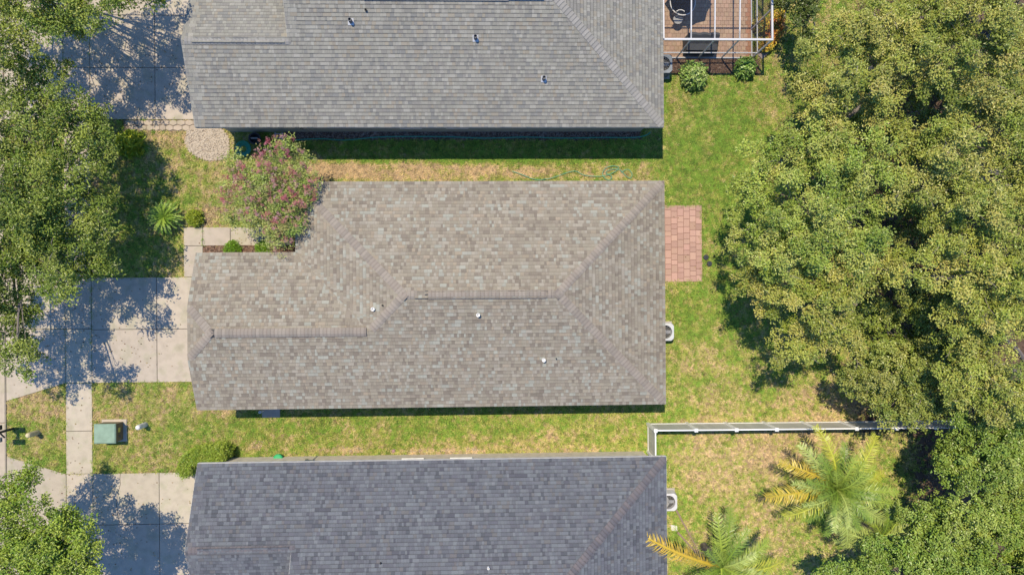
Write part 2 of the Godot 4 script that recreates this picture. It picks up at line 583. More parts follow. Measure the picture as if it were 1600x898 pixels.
func shingle_poly(mb: MB, pl: Plane2, pg: PackedVector2Array, v0: float, ex: float, lift: float, col: Color, band := 0.62):
	var top: Array = []
	var low: Array = []
	var cc := Vector3.ZERO
	for p in pg:
		var f := clampf(((p - pl.o).dot(pl.u) - v0) / ex, 0.0, 1.0)
		var h := pl.h(p)
		var q := Vector3(p.x, h + lerpf(lift, 0.004, f), p.y)
		top.append(q)
		low.append(Vector3(p.x, h - 0.006, p.y))
		cc += q
	cc /= top.size()
	if top.size() == 4 and is_equal_approx((pg[3] - pg[0]).dot(pl.u), ex):
		# laminated shingles carry a band of darker granules along the overlap
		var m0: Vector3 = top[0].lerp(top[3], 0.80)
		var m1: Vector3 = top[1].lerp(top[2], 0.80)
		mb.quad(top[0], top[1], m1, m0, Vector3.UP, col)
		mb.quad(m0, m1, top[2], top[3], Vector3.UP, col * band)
	else:
		for k in range(1, top.size() - 1):
			mb.tri(top[0], top[k], top[k + 1], Vector3.UP, col)
	for k in top.size():
		var k2 := (k + 1) % top.size()
		mb.quad(low[k], low[k2], top[k2], top[k], (top[k] + top[k2]) * 0.5 - cc, col)

func shingles(roof: Node3D, planes: Array, palette: Array, weights: Array, in_view: Rect2, band: float):
	var tabs: Array = []
	var ex := 0.145
	var zone := FastNoiseLite.new()
	zone.seed = 77
	zone.frequency = 0.5
	for pl in planes:
		var t := Vector2(-pl.u.y, pl.u.x)
		var vmax := 0.0
		for p in pl.poly: vmax = maxf(vmax, (p - pl.o).dot(pl.u))
		var row := 0
		while row * ex < vmax:
			var v0 := row * ex
			var strip := PackedVector2Array()
			for k in [[-60.0, v0], [60.0, v0], [60.0, v0 + ex], [-60.0, v0 + ex]]:
				strip.append(pl.o + t * k[0] + pl.u * k[1])
			for piece in Geometry2D.intersect_polygons(strip, pl.poly):
				var lo := 1e9
				var hi := -1e9
				for p in piece:
					var tt: float = (p - pl.o).dot(t)
					lo = minf(lo, tt)
					hi = maxf(hi, tt)
				var x := lo - rf(0.0, 0.2)
				while x < hi:
					var w := rf(0.075, 0.17)
					if rng.randf() < 0.16: w = rf(0.18, 0.30)
					var r := PackedVector2Array([pl.o + t * x + pl.u * v0, pl.o + t * (x + w - 0.003) + pl.u * v0, pl.o + t * (x + w - 0.003) + pl.u * (v0 + ex), pl.o + t * x + pl.u * (v0 + ex)])
					var inside := x >= lo + 0.4 and x + w <= hi - 0.4
					if not inside:
						var cut := Geometry2D.intersect_polygons(r, pl.poly)
						r = cut[0] if cut.size() else PackedVector2Array()
					if r.size() >= 3:
						var pick := rng.randf()
						var ci := 0
						while ci < weights.size() - 1 and pick > weights[ci]:
							pick -= weights[ci]
							ci += 1
						var c: Color = palette[ci]
						var mid := (r[0] + r[2]) * 0.5
						var k := rf(0.93, 1.07) * (1.0 + 0.08 * zone.get_noise_2d(mid.x, mid.y))
						tabs.append([w if inside and in_view.has_point(mid) else 0.0, pl, r, v0, rf(0.012, 0.016) if rng.randf() < 0.5 else rf(0.018, 0.026), Color(c.r * k, c.g * k, c.b * k)])
					x += w
			row += 1
	var order := range(tabs.size())
	order.sort_custom(func(a, b): return tabs[a][0] > tabs[b][0] if tabs[a][0] != tabs[b][0] else a < b)
	var rest := MB.new()
	for k in order.size():
		var q: Array = tabs[order[k]]
		if k < 300:
			var mb := MB.new()
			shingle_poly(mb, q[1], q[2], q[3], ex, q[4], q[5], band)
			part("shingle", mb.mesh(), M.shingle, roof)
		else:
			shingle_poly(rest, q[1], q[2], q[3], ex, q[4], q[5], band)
	var o := part("shingles", rest.mesh(), M.shingle, roof)
	o.set_meta("kind", "stuff")

# caps along a hip or ridge from a to b (downhill to uphill); each a folded shingle
func caps(roof: Node3D, a: Vector2, b: Vector2, pa: Plane2, pb: Plane2, cols: Array, raise := 0.0, half := 0.17):
	var step := 0.15
	var L := a.distance_to(b)
	var d := (b - a) / L
	var s := Vector2(-d.y, d.x)
	var flip := 1.0 if pa.h(a + s * half) <= pb.h(a + s * half) + 1e-6 else -1.0
	var mats: Array = []
	for c in cols:
		var mb := MB.new()
		var base := pa.h(a)
		var prof := func(at: float, up: float, off: float) -> Array:
			var out: Array = []
			for k in [-1.0, -0.35, 0.35, 1.0]:
				var q: Vector2 = a + d * at + s * (half * k)
				var pl: Plane2 = pa if k * flip > 0 else pb
				var rise := pl.h(q)
				if absf(k) < 0.5: rise = minf(rise + 0.02, pa.h(a + d * at) - 0.006)
				out.append(Vector3(q.x - a.x, rise - base + up + off, q.y - a.y))
			return out
		var lo: Array = prof.call(0.0, 0.036, raise)
		var hi: Array = prof.call(step + 0.06, 0.012, raise)
		var under: Array = prof.call(0.0, 0.006, raise)
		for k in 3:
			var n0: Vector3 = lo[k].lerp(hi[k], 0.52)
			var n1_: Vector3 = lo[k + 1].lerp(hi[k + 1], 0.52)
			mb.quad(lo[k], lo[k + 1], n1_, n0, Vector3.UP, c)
			mb.quad(n0, n1_, hi[k + 1], hi[k], Vector3.UP, c * 0.82)  # darker strip stands in for the shadow line under the next cap
			mb.quad(lo[k], lo[k + 1], under[k + 1], under[k], Vector3(-d.x, 0, -d.y), c)
		for k in [0, 3]:
			mb.tri(lo[k], hi[k], under[k], Vector3(s.x, 0, s.y) * (-1.0 if k == 0 else 1.0), c)
		mats.append(mb.mesh())
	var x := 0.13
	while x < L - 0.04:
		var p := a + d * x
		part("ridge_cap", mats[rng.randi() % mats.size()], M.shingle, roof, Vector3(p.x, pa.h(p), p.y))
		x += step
func ridge_vent(roof: Node3D, a: Vector2, b: Vector2, pa: Plane2, cols: Array, pb: Plane2):
	var d := (b - a).normalized()
	var s := Vector2(-d.y, d.x) * 0.17
	var mb := MB.new()
	var h := pa.h(a)
	for k in [-1.0, 1.0]:
		var e0: Vector2 = a + s * k
		var e1: Vector2 = b + s * k
		mb.quad(Vector3(e0.x, h - 0.07, e0.y), Vector3(e1.x, h - 0.07, e1.y), Vector3(e1.x, h - 0.02, e1.y), Vector3(e0.x, h - 0.02, e0.y), Vector3(s.x, 0, s.y) * k)
		mb.quad(Vector3(a.x, h + 0.035, a.y), Vector3(b.x, h + 0.035, b.y), Vector3(e1.x, h - 0.02, e1.y), Vector3(e0.x, h - 0.02, e0.y), Vector3.UP)
	part("ridge_vent", mb.mesh(), M.dark, roof)
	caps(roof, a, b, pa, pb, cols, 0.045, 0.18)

# a straight wall from p to q with openings [from, to, sill, head]; windows go into them
func wall_run(house: Node3D, p: Vector2, q: Vector2, top: float, col: Color, openings := [], frame_col := Color(0.75, 0.75, 0.73)):
	var d := (q - p).normalized()
	var L := p.distance_to(q)
	var nrm := Vector2(d.y, -d.x)      # outwards when the outline runs this way round
	var bs := Basis(Vector3(d.x, 0, d.y), Vector3.UP, Vector3(-d.y, 0, d.x))
	var mb := MB.new()
	var put := func(t0: float, t1: float, y0: float, y1: float):
		if t1 - t0 > 0.001 and y1 - y0 > 0.001:
			var m := p + d * ((t0 + t1) * 0.5) - nrm * 0.09
			mb.box(Vector3(m.x, (y0 + y1) * 0.5, m.y), Vector3(t1 - t0, y1 - y0, 0.18), col, bs)
	var at := 0.18
	for o in openings:
		put.call(at, o[0], 0.0, top)
		put.call(o[0], o[1], 0.0, o[2])
		put.call(o[0], o[1], o[3], top)
		at = o[1]
	put.call(at, L, 0.0, top)
	part("wall", mb.mesh(), M.paint, house)
	for o in openings:
		var w: float = o[1] - o[0]
		var hh: float = o[3] - o[2]
		var c2: Vector2 = p + d * ((o[0] + o[1]) * 0.5)
		var c := Vector3(c2.x, (o[2] + o[3]) * 0.5, c2.y)
		var inw := Vector3(-nrm.x, 0, -nrm.y)
		var fr := MB.new()
		var f := 0.06
		fr.box(bs * Vector3(0, hh * 0.5 - f * 0.5, 0) + inw * 0.07, Vector3(w - 0.004, f, 0.08), frame_col, bs)
		fr.box(bs * Vector3(0, -hh * 0.5 + f * 0.5, 0) + inw * 0.07, Vector3(w - 0.004, f, 0.08), frame_col, bs)
		for k in [-1.0, 1.0]:
			fr.box(bs * Vector3(k * (w * 0.5 - f * 0.5 - 0.002), 0, 0) + inw * 0.07, Vector3(f, hh - 2 * f - 0.004, 0.078), frame_col, bs)
		fr.box(inw * 0.07, Vector3(w - 2 * f - 0.01, 0.045, 0.05), frame_col, bs)
		var win := part("window", fr.mesh(), M.paint, house, c)
		var gl := MB.new()
		gl.box(inw * 0.07, Vector3(w - 2 * f, hh - 2 * f, 0.012), Color.WHITE, bs)
		part("pane", gl.mesh(), M.glass, win)
		var si := MB.new()
		si.box(Vector3(0, -hh * 0.5 - 0.03, 0) - inw * 0.03, Vector3(w + 0.12, 0.06, 0.09), frame_col, bs)
		part("sill", si.mesh(), M.paint, win)

func fascia(house: Node3D, a: Vector2, b: Vector2, ha: float, hb: float, inw: Vector2, col: Color):
	var mb := MB.new()
	var i3 := Vector3(inw.x, 0, inw.y) * 0.03
	var p := [Vector3(a.x, ha, a.y), Vector3(b.x, hb, b.y)]
	var dn := Vector3(0, -0.17, 0)
	var o := -i3 * 0.3
	mb.quad(p[0] + o, p[1] + o, p[1] + o + dn, p[0] + o + dn, -i3, col)
	mb.quad(p[0] + i3, p[1] + i3, p[1] + i3 + dn, p[0] + i3 + dn, i3, col)
	mb.quad(p[0] + o, p[1] + o, p[1] + i3, p[0] + i3, Vector3.UP, col)
	mb.quad(p[0] + o + dn, p[1] + o + dn, p[1] + i3 + dn, p[0] + i3 + dn, Vector3.DOWN, col)
	part("fascia", mb.mesh(), M.paint, house)

func pipe(roof: Node3D, pl: Plane2, at: Vector2, r: float, len: float, m: Material, flash := true):
	var h := pl.h(at)
	var mb := MB.new()
	mb.lathe(Vector3.ZERO, [[r * 0.75, len], [r, len], [r, -0.1]], 14)
	mb.lathe(Vector3.ZERO, [[r * 0.75, len - 0.12], [r * 0.75, len]], 14)
	mb.lathe(Vector3.ZERO, [[0.0, len - 0.12], [r * 0.75, len - 0.12]], 14)
	var v := part("vent_pipe", mb.mesh(), m, roof, Vector3(at.x, h, at.y))
	if flash:
		# metal collar lying on the slope round the pipe
		var up := Vector3(-pl.u.x * pl.s, 1.0, -pl.u.y * pl.s).normalized()
		var fx := Vector3(pl.u.y, 0, -pl.u.x)
		var bs := Basis(fx, up, fx.cross(up))
		var fl := MB.new()
		fl.slab(Vector3(0, 0.024, 0), Vector3(r * 3.2, 0.012, r * 3.6), 0.004, Color.WHITE, bs)
		part("flashing", fl.mesh(), M.lead if m != M.white else M.white, roof, Vector3(at.x, h, at.y))

func deck(house: Node3D, planes: Array, col: Color) -> MeshInstance3D:
	var mb := MB.new()
	for pl in planes:
		var idx := Geometry2D.triangulate_polygon(pl.poly)
		for k in range(0, idx.size(), 3):
			var q: Array = []
			for j in 3:
				var p: Vector2 = pl.poly[idx[k + j]]
				q.append(Vector3(p.x, pl.h(p) - 0.008, p.y))
			mb.tri(q[0], q[1], q[2], Vector3.UP, col)
			var dn := Vector3(0, -0.05, 0)
			mb.tri(q[0] + dn, q[1] + dn, q[2] + dn, Vector3.DOWN, col)
	return part("roof", mb.mesh(), M.stone, house)

func soffit(house: Node3D, poly: PackedVector2Array, col: Color, y := EAVE - 0.165):
	var mb := MB.new()
	mb.prism(poly, y - 0.01, y, col)
	part("soffit", mb.mesh(), M.paint, house)

func pal(list: Array) -> Array:
	var r: Array = []
	for c in list: r.append(A(c[0], c[1], c[2]))
	return r

func garage_door(house: Node3D, x: float, z0: float, z1: float):
	var n: Node3D = part("garage_door", BoxMesh.new(), M.white, house, Vector3(x - 0.03, 1.08, (z0 + z1) * 0.5))
	n.mesh.size = Vector3(0.04, 2.15, z1 - z0)
	for r in 4:
		for k in 4:
			var mb := MB.new()
			var w := (z1 - z0) / 4.0
			mb.box(Vector3(-0.03, -0.8 + r * 0.53, -(z1 - z0) * 0.5 + w * (k + 0.5)), Vector3(0.02, 0.36, w - 0.16))
			part("panel", mb.mesh(), M.white, n)

func build_houses():
	var xw := -12.5
	var xe := 7.37
	var e := EAVE
	var s := PITCH
	# --- middle house
	var zn := -4.52
	var zs := 5.06
	var zg := -1.55
	var xm := -8.35
	var rz := 0.27
	var gz := 1.755
	var rx0 := -3.56
	var rx1 := 2.58
	var gx := -5.045
	var jx := -11.4
	var jh := 1.1
	var pS := Plane2.new(pv([xw, zs, xe, zs, rx1, rz, rx0, rz, gx, gz, jx, gz, xw, gz + jh]), Vector2(0, zs), Vector2(0, -1), e, s)
	var pG := Plane2.new(pv([xw, zg, xm, zg, gx, gz, jx, gz, xw, gz - jh]), Vector2(0, zg), Vector2(0, 1), e, s)
	var pW := Plane2.new(pv([xm, zn, rx0, rz, gx, gz, xm, zg]), Vector2(xm, 0), Vector2(1, 0), e, s)
	var pN := Plane2.new(pv([xm, zn, xe, zn, rx1, rz, rx0, rz]), Vector2(0, zn), Vector2(0, 1), e, s)
	var pE := Plane2.new(pv([xe, zn, xe, zs, rx1, rz]), Vector2(xe, 0), Vector2(-1, 0), e, s)
	var pJ := Plane2.new(pv([xw, gz - jh, jx, gz, xw, gz + jh]), Vector2(xw, 0), Vector2(1, 0), pS.h(Vector2(xw, gz + jh)), s)
	var h := thing("house", "house with a long tan and brown shingled hip roof between two neighbours", "house")
	var roof := deck(h, [pS, pG, pW, pN, pE, pJ], A(120, 110, 100))
	shingles(roof, [pS, pG, pW, pN, pE, pJ], pal([[170, 159, 139], [161, 149, 131], [178, 168, 150], [149, 137, 121], [179, 176, 160], [175, 160, 138]]), [0.3, 0.22, 0.18, 0.12, 0.11, 0.07], Rect2(-13, -5, 21, 11), 0.80)
	var cc := pal([[170, 157, 142], [163, 151, 137], [176, 164, 149]])
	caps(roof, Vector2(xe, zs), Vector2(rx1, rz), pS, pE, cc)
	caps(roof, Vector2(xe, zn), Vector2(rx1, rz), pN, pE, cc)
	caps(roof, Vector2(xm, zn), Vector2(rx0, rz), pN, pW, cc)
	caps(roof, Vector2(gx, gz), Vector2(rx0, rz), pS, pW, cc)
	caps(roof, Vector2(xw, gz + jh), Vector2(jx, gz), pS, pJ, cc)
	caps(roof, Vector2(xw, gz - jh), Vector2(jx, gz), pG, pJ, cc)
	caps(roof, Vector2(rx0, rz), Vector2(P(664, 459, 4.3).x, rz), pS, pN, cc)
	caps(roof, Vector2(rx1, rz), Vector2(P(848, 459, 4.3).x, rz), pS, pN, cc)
	ridge_vent(roof, Vector2(P(664, 459, 4.3).x, rz), Vector2(P(848, 459, 4.3).x, rz), pS, cc, pN)
	ridge_vent(roof, Vector2(jx + 0.05, gz), Vector2(P(569, 517, 3.8).x, gz), pS, cc, pG)
	pipe(roof, pW, G2(582, 483, 4.0), 0.075, 0.16, M.white, false)
	pipe(roof, pW, G2(597, 477, 4.1), 0.035, 0.10, M.dark, false)
	pipe(roof, pS, G2(747, 492, 4.1), 0.075, 0.20, M.white, false)
	pipe(roof, pS, G2(850, 563, 3.6), 0.075, 0.22, M.white, false)
	pipe(roof, pS, G2(870, 561, 3.6), 0.03, 0.10, M.dark, false)
	var wc := A(205, 192, 172)
	var fc := A(190, 176, 158)
	soffit(h, pv([xw + 0.02, zg + 0.02, xm + 0.02, zg + 0.02, xm + 0.02, zn + 0.02, xe - 0.02, zn + 0.02, xe - 0.02, zs - 0.02, xw + 0.02, zs - 0.02]), fc)
	for q in [[xw, zs, xe, zs, 0, -1], [xe, zs, xe, zn, -1, 0], [xe, zn, xm, zn, 0, 1], [xm, zn, xm, zg, 1, 0], [xm, zg, xw, zg, 0, 1]]:
		fascia(h, Vector2(q[0], q[1]), Vector2(q[2], q[3]), e - 0.003, e - 0.003, Vector2(q[4], q[5]), fc)
	var jy := pJ.e
	for q in [[zs, gz + jh, e, jy], [gz + jh, gz - jh, jy, jy], [gz - jh, zg, jy, e]]:
		fascia(h, Vector2(xw, q[0]), Vector2(xw, q[1]), q[2] - 0.003, q[3] - 0.003, Vector2(1, 0), fc)
	var i := 0.42
	var tp := e - 0.175
	wall_run(h, Vector2(xe - i, zn + i), Vector2(xe - i, zs - i), tp, wc, [[1.2, 3.2, 0.15, 2.1], [6.4, 7.6, 0.9, 2.0]])
	wall_run(h, Vector2(xe - i, zs - i), Vector2(xw + i, zs - i), tp, wc, [[3.0, 3.9, 1.0, 2.0], [8.0, 8.9, 1.0, 2.0]])
	wall_run(h, Vector2(xw + i, zs - i), Vector2(xw + i, zg + i), tp, wc)
	wall_run(h, Vector2(xw + i, zg + i), Vector2(xm + i, zg + i), tp, wc)
	wall_run(h, Vector2(xm + i, zg + i), Vector2(xm + i, zn + i), tp, wc, [[0.5, 1.5, 0.6, 2.0]])
	wall_run(h, Vector2(xm + i, zn + i), Vector2(xe - i, zn + i), tp, wc, [[4.0, 4.9, 1.0, 2.0], [9.0, 9.9, 1.0, 2.0]])
	var gw := MB.new()
	var gp := [[zg + i, 2.6], [gz - jh, jy], [gz + jh, jy], [zs - i, 2.6]]
	for k in 3:
		gw.quad(Vector3(xw + i, tp, gp[k][0]), Vector3(xw + i, tp, gp[k + 1][0]), Vector3(xw + i, gp[k + 1][1] - 0.06, gp[k + 1][0]), Vector3(xw + i, gp[k][1] - 0.06, gp[k][0]), Vector3.LEFT, wc)
	part("gable_wall", gw.mesh(), M.paint, h)
	garage_door(h, xw + i, -0.5, 4.2)
	no_grass.append(rect(xw + i, zg + i, xe - i, zs - i))
	no_grass.append(rect(xm + i, zn + i, xe - i, zs - i))

	# --- the two neighbours are mirror images of one another
	for nb in 2:
		var up := nb == 0
		var sg := 1.0 if up else -1.0
		var z0 := -6.83 if up else 7.31           # eave facing the middle house
		var dirv := Vector2(0, -1) * sg            # uphill from that eave
		var zr := z0 - 4.79 * sg
		var zf := z0 - 9.58 * sg
		var zgr := z0 - 3.22 * sg
		var zgf := z0 - 6.44 * sg
		var xg := -8.25
		h = thing("house", "house with weathered light grey shingles next to the screened patio" if up else "house with dark charcoal grey shingles beside the white fence", "house")
		var qA := Plane2.new(pv([xw, z0, xe, z0, rx1, zr, xg, zr, xg, zgr, xw, zgr]), Vector2(0, z0), dirv, e, s)
		var qB := Plane2.new(pv([xw, zgr, xg + 0.3, zgr, xg + 0.3, zgf, xw, zgf]), Vector2(0, zgf), -dirv, e, s)
		var qC := Plane2.new(pv([xg, zr, rx1, zr, xe, zf, xg, zf]), Vector2(0, zf), -dirv, e, s)
		var qE := Plane2.new(pv([xe, z0, xe, zf, rx1, zr]), Vector2(xe, 0), Vector2(-1, 0), e, s)
		roof = deck(h, [qA, qB, qC, qE], A(110, 108, 106) if up else A(80, 80, 84))
		if up:
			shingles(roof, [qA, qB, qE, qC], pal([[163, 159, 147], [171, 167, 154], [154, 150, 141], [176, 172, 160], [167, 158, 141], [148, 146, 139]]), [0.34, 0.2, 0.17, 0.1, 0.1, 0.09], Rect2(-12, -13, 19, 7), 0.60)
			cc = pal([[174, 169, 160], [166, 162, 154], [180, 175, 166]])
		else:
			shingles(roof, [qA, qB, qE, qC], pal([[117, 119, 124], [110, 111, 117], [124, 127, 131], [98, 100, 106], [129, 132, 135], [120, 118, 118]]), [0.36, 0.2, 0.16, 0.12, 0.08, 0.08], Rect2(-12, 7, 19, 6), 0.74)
			cc = pal([[122, 118, 120], [112, 109, 113], [128, 121, 121]])
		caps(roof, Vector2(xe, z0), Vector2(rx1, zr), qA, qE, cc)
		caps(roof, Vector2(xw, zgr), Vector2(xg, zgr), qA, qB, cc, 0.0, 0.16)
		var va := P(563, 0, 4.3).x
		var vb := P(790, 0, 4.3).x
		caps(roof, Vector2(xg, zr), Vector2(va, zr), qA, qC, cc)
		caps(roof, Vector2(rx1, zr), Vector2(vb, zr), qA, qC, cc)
		ridge_vent(roof, Vector2(va, zr), Vector2(vb, zr), qA, cc, qC)
		if up:
			pipe(roof, qA, G2(548, 34, 4.0), 0.075, 0.28, M.pipe)
			pipe(roof, qA, G2(572, 17, 4.1), 0.05, 0.12, M.dark, false)
			pipe(roof, qA, G2(743, 60, 3.8), 0.075, 0.28, M.pipe)
			pipe(roof, qA, G2(850, 122, 3.4), 0.075, 0.28, M.pipe)
			wc = A(178, 182, 168)
			fc = A(196, 190, 178)
		else:
			pipe(roof, qA, G2(593, 883, 4.2), 0.03, 0.12, M.dark, false)
			pipe(roof, qA, G2(763, 889, 4.2), 0.05, 0.14, M.white, false)
			wc = Color(0.66, 0.61, 0.53)
			fc = Color(0.70, 0.69, 0.68)
		var zi := z0 - i * sg
		var zfi := zf + i * sg
		var zgi := zgf + i * sg
		var inz := Vector2(0, -sg)
		fascia(h, Vector2(xw, z0), Vector2(xe, z0), e - 0.003, e - 0.003, inz, fc)
		fascia(h, Vector2(xe, z0), Vector2(xe, zf), e - 0.003, e - 0.003, Vector2(-1, 0), fc)
		fascia(h, Vector2(xg, zf), Vector2(xe, zf), e - 0.003, e - 0.003, -inz, fc)
		fascia(h, Vector2(xw, zgf), Vector2(xg, zgf), e - 0.003, e - 0.003, -inz, fc)
		fascia(h, Vector2(xw, z0), Vector2(xw, zgr), e - 0.003, qA.h(Vector2(0, zgr)) - 0.003, Vector2(1, 0), fc)
		fascia(h, Vector2(xw, zgr), Vector2(xw, zgf), qA.h(Vector2(0, zgr)) - 0.003, e - 0.003, Vector2(1, 0), fc)
		fascia(h, Vector2(xg, zgr - 0.1 * sg), Vector2(xg, zr), qA.h(Vector2(0, zgr - 0.1 * sg)) - 0.003, qA.h(Vector2(0, zr)) - 0.003, Vector2(1, 0), fc)
		fascia(h, Vector2(xg, zr), Vector2(xg, zf), qA.h(Vector2(0, zr)) - 0.003, e - 0.003, Vector2(1, 0), fc)
		soffit(h, pv([xw + 0.02, z0 - 0.02 * sg, xe - 0.02, z0 - 0.02 * sg, xe - 0.02, zf + 0.02 * sg, xg + 0.02, zf + 0.02 * sg, xg + 0.02, zgf + 0.02 * sg, xw + 0.02, zgf + 0.02 * sg]), fc)
		var wa := P(622, 203, 1.8).x if up else P(625, 716, 1.8).x
		var wb := P(697, 203, 1.8).x if up else P(703, 716, 1.8).x
		var ops: Array = []
		if up:
			for w0 in [wb, wa]: ops.append([xe - i - w0 - 0.88, xe - i - w0, 0.95, 1.98])
			wall_run(h, Vector2(xe - i, zi), Vector2(xw + i, zi), tp, wc, ops)
			wall_run(h, Vector2(xe - i, zfi), Vector2(xe - i, zi), tp, wc, [[4.4, 6.4, 0.12, 2.1]])
			wall_run(h, Vector2(xw + i, zi), Vector2(xw + i, zgi), tp, wc)
			garage_door(h, xw + i, zgi + 0.6, zi - 0.6)
		else:
			for w0 in [wa, wb]: ops.append([w0 - xw - i, w0 - xw - i + 0.88, 0.95, 1.98])
			wall_run(h, Vector2(xw + i, zi), Vector2(xe - i, zi), tp, wc, ops)
			wall_run(h, Vector2(xe - i, zi), Vector2(xe - i, zfi), tp, wc, [[5.2, 6.2, 0.9, 2.0]])
			wall_run(h, Vector2(xw + i, zgi), Vector2(xw + i, zi), tp, wc)
			garage_door(h, xw + i, zi + 0.6, zgi - 0.6)
		wall_run(h, Vector2(xg + i, zgi), Vector2(xg + i, zfi), tp, wc)
		wall_run(h, Vector2(xg + i, zfi), Vector2(xe - i, zfi), tp, wc)
		wall_run(h, Vector2(xw + i, zgi), Vector2(xg + i, zgi), tp, wc)
		gw = MB.new()
		gw.tri(Vector3(xw + i, e - 0.16, zi), Vector3(xw + i, e - 0.16, zgi), Vector3(xw + i, qA.h(Vector2(0, zgr)) - 0.06, zgr), Vector3.LEFT, wc)
		gw.tri(Vector3(xg + i, e - 0.16, zi), Vector3(xg + i, e - 0.16, zfi), Vector3(xg + i, qA.h(Vector2(0, zr)) - 0.06, zr), Vector3.LEFT, wc)
		part("gable_wall", gw.mesh(), M.paint, h)
		no_grass.append(PackedVector2Array([Vector2(xw + i, zi), Vector2(xe - i, zi), Vector2(xe - i, zfi), Vector2(xw + i, zfi)]))

# ---------------------------------------------------------------- patio, enclosure, fences
func build_patio():
	var t := thing("paver_patio", "pink concrete paver patio behind the brown shingled house", "patio", Vector3.ZERO, "", "structure")
	var x0 := 6.96
	var x1 := P(1097, 380).x
	var z0 := P(1080, 320.5).z
	var z1 := P(1080, 440).z
	var bed := MB.new()
	bed.prism(rect(x0, z0 + 0.01, x1 - 0.01, z1 - 0.01), 0.0, 0.03)
	part("joint_sand", bed.mesh(), mat(A(150, 112, 96), 1.0), t)
	var cw := 0.293
	var x := x1
	var col := 0
	while x > x0 + 0.05:
		var z := z0 - (0.14 if col % 2 else 0.0)
		while z < z1 - 0.02:
			var l := 0.293 if rng.randf() < 0.6 else (0.36 if rng.randf() < 0.6 else 0.23)
			var a := maxf(z, z0)
			var b := minf(z + l, z1)
			if z1 - b < 0.1: b = z1
			if b - a > 0.07:
				var mb := MB.new()
				var k := rf(0.84, 1.08)
				var c := A(218, 176, 158) if rng.randf() < 0.85 else A(206, 168, 148)
				mb.slab(Vector3.ZERO, Vector3(minf(cw, x - x0) - 0.014, 0.05, b - a - 0.014), 0.008, Color(c.r * k, c.g * k * rf(0.97, 1.03), c.b * k))
				part("paver", mb.mesh(), M.stone, t, Vector3(x - minf(cw, x - x0) * 0.5, 0.025 + rf(-0.002, 0.002), (a + b) * 0.5))
			z = b if b > z else z + l
		x -= cw
		col += 1
	no_grass.append(rect(x0, z0 + 0.06, x1 - 0.06, z1 - 0.06))

func bar(parent: Node, called: String, a: Vector3, b: Vector3, w: float, m: Material) -> MeshInstance3D:
	var mb := MB.new()
	var d := (b - a).normalized()
	var sx := d.cross(Vector3.UP if absf(d.y) < 0.9 else Vector3.RIGHT).normalized()
	mb.box(Vector3.ZERO, Vector3(w, a.distance_to(b), w), Color.WHITE, Basis(sx, d, sx.cross(d)))
	return part(called, mb.mesh(), m, parent, (a + b) * 0.5)

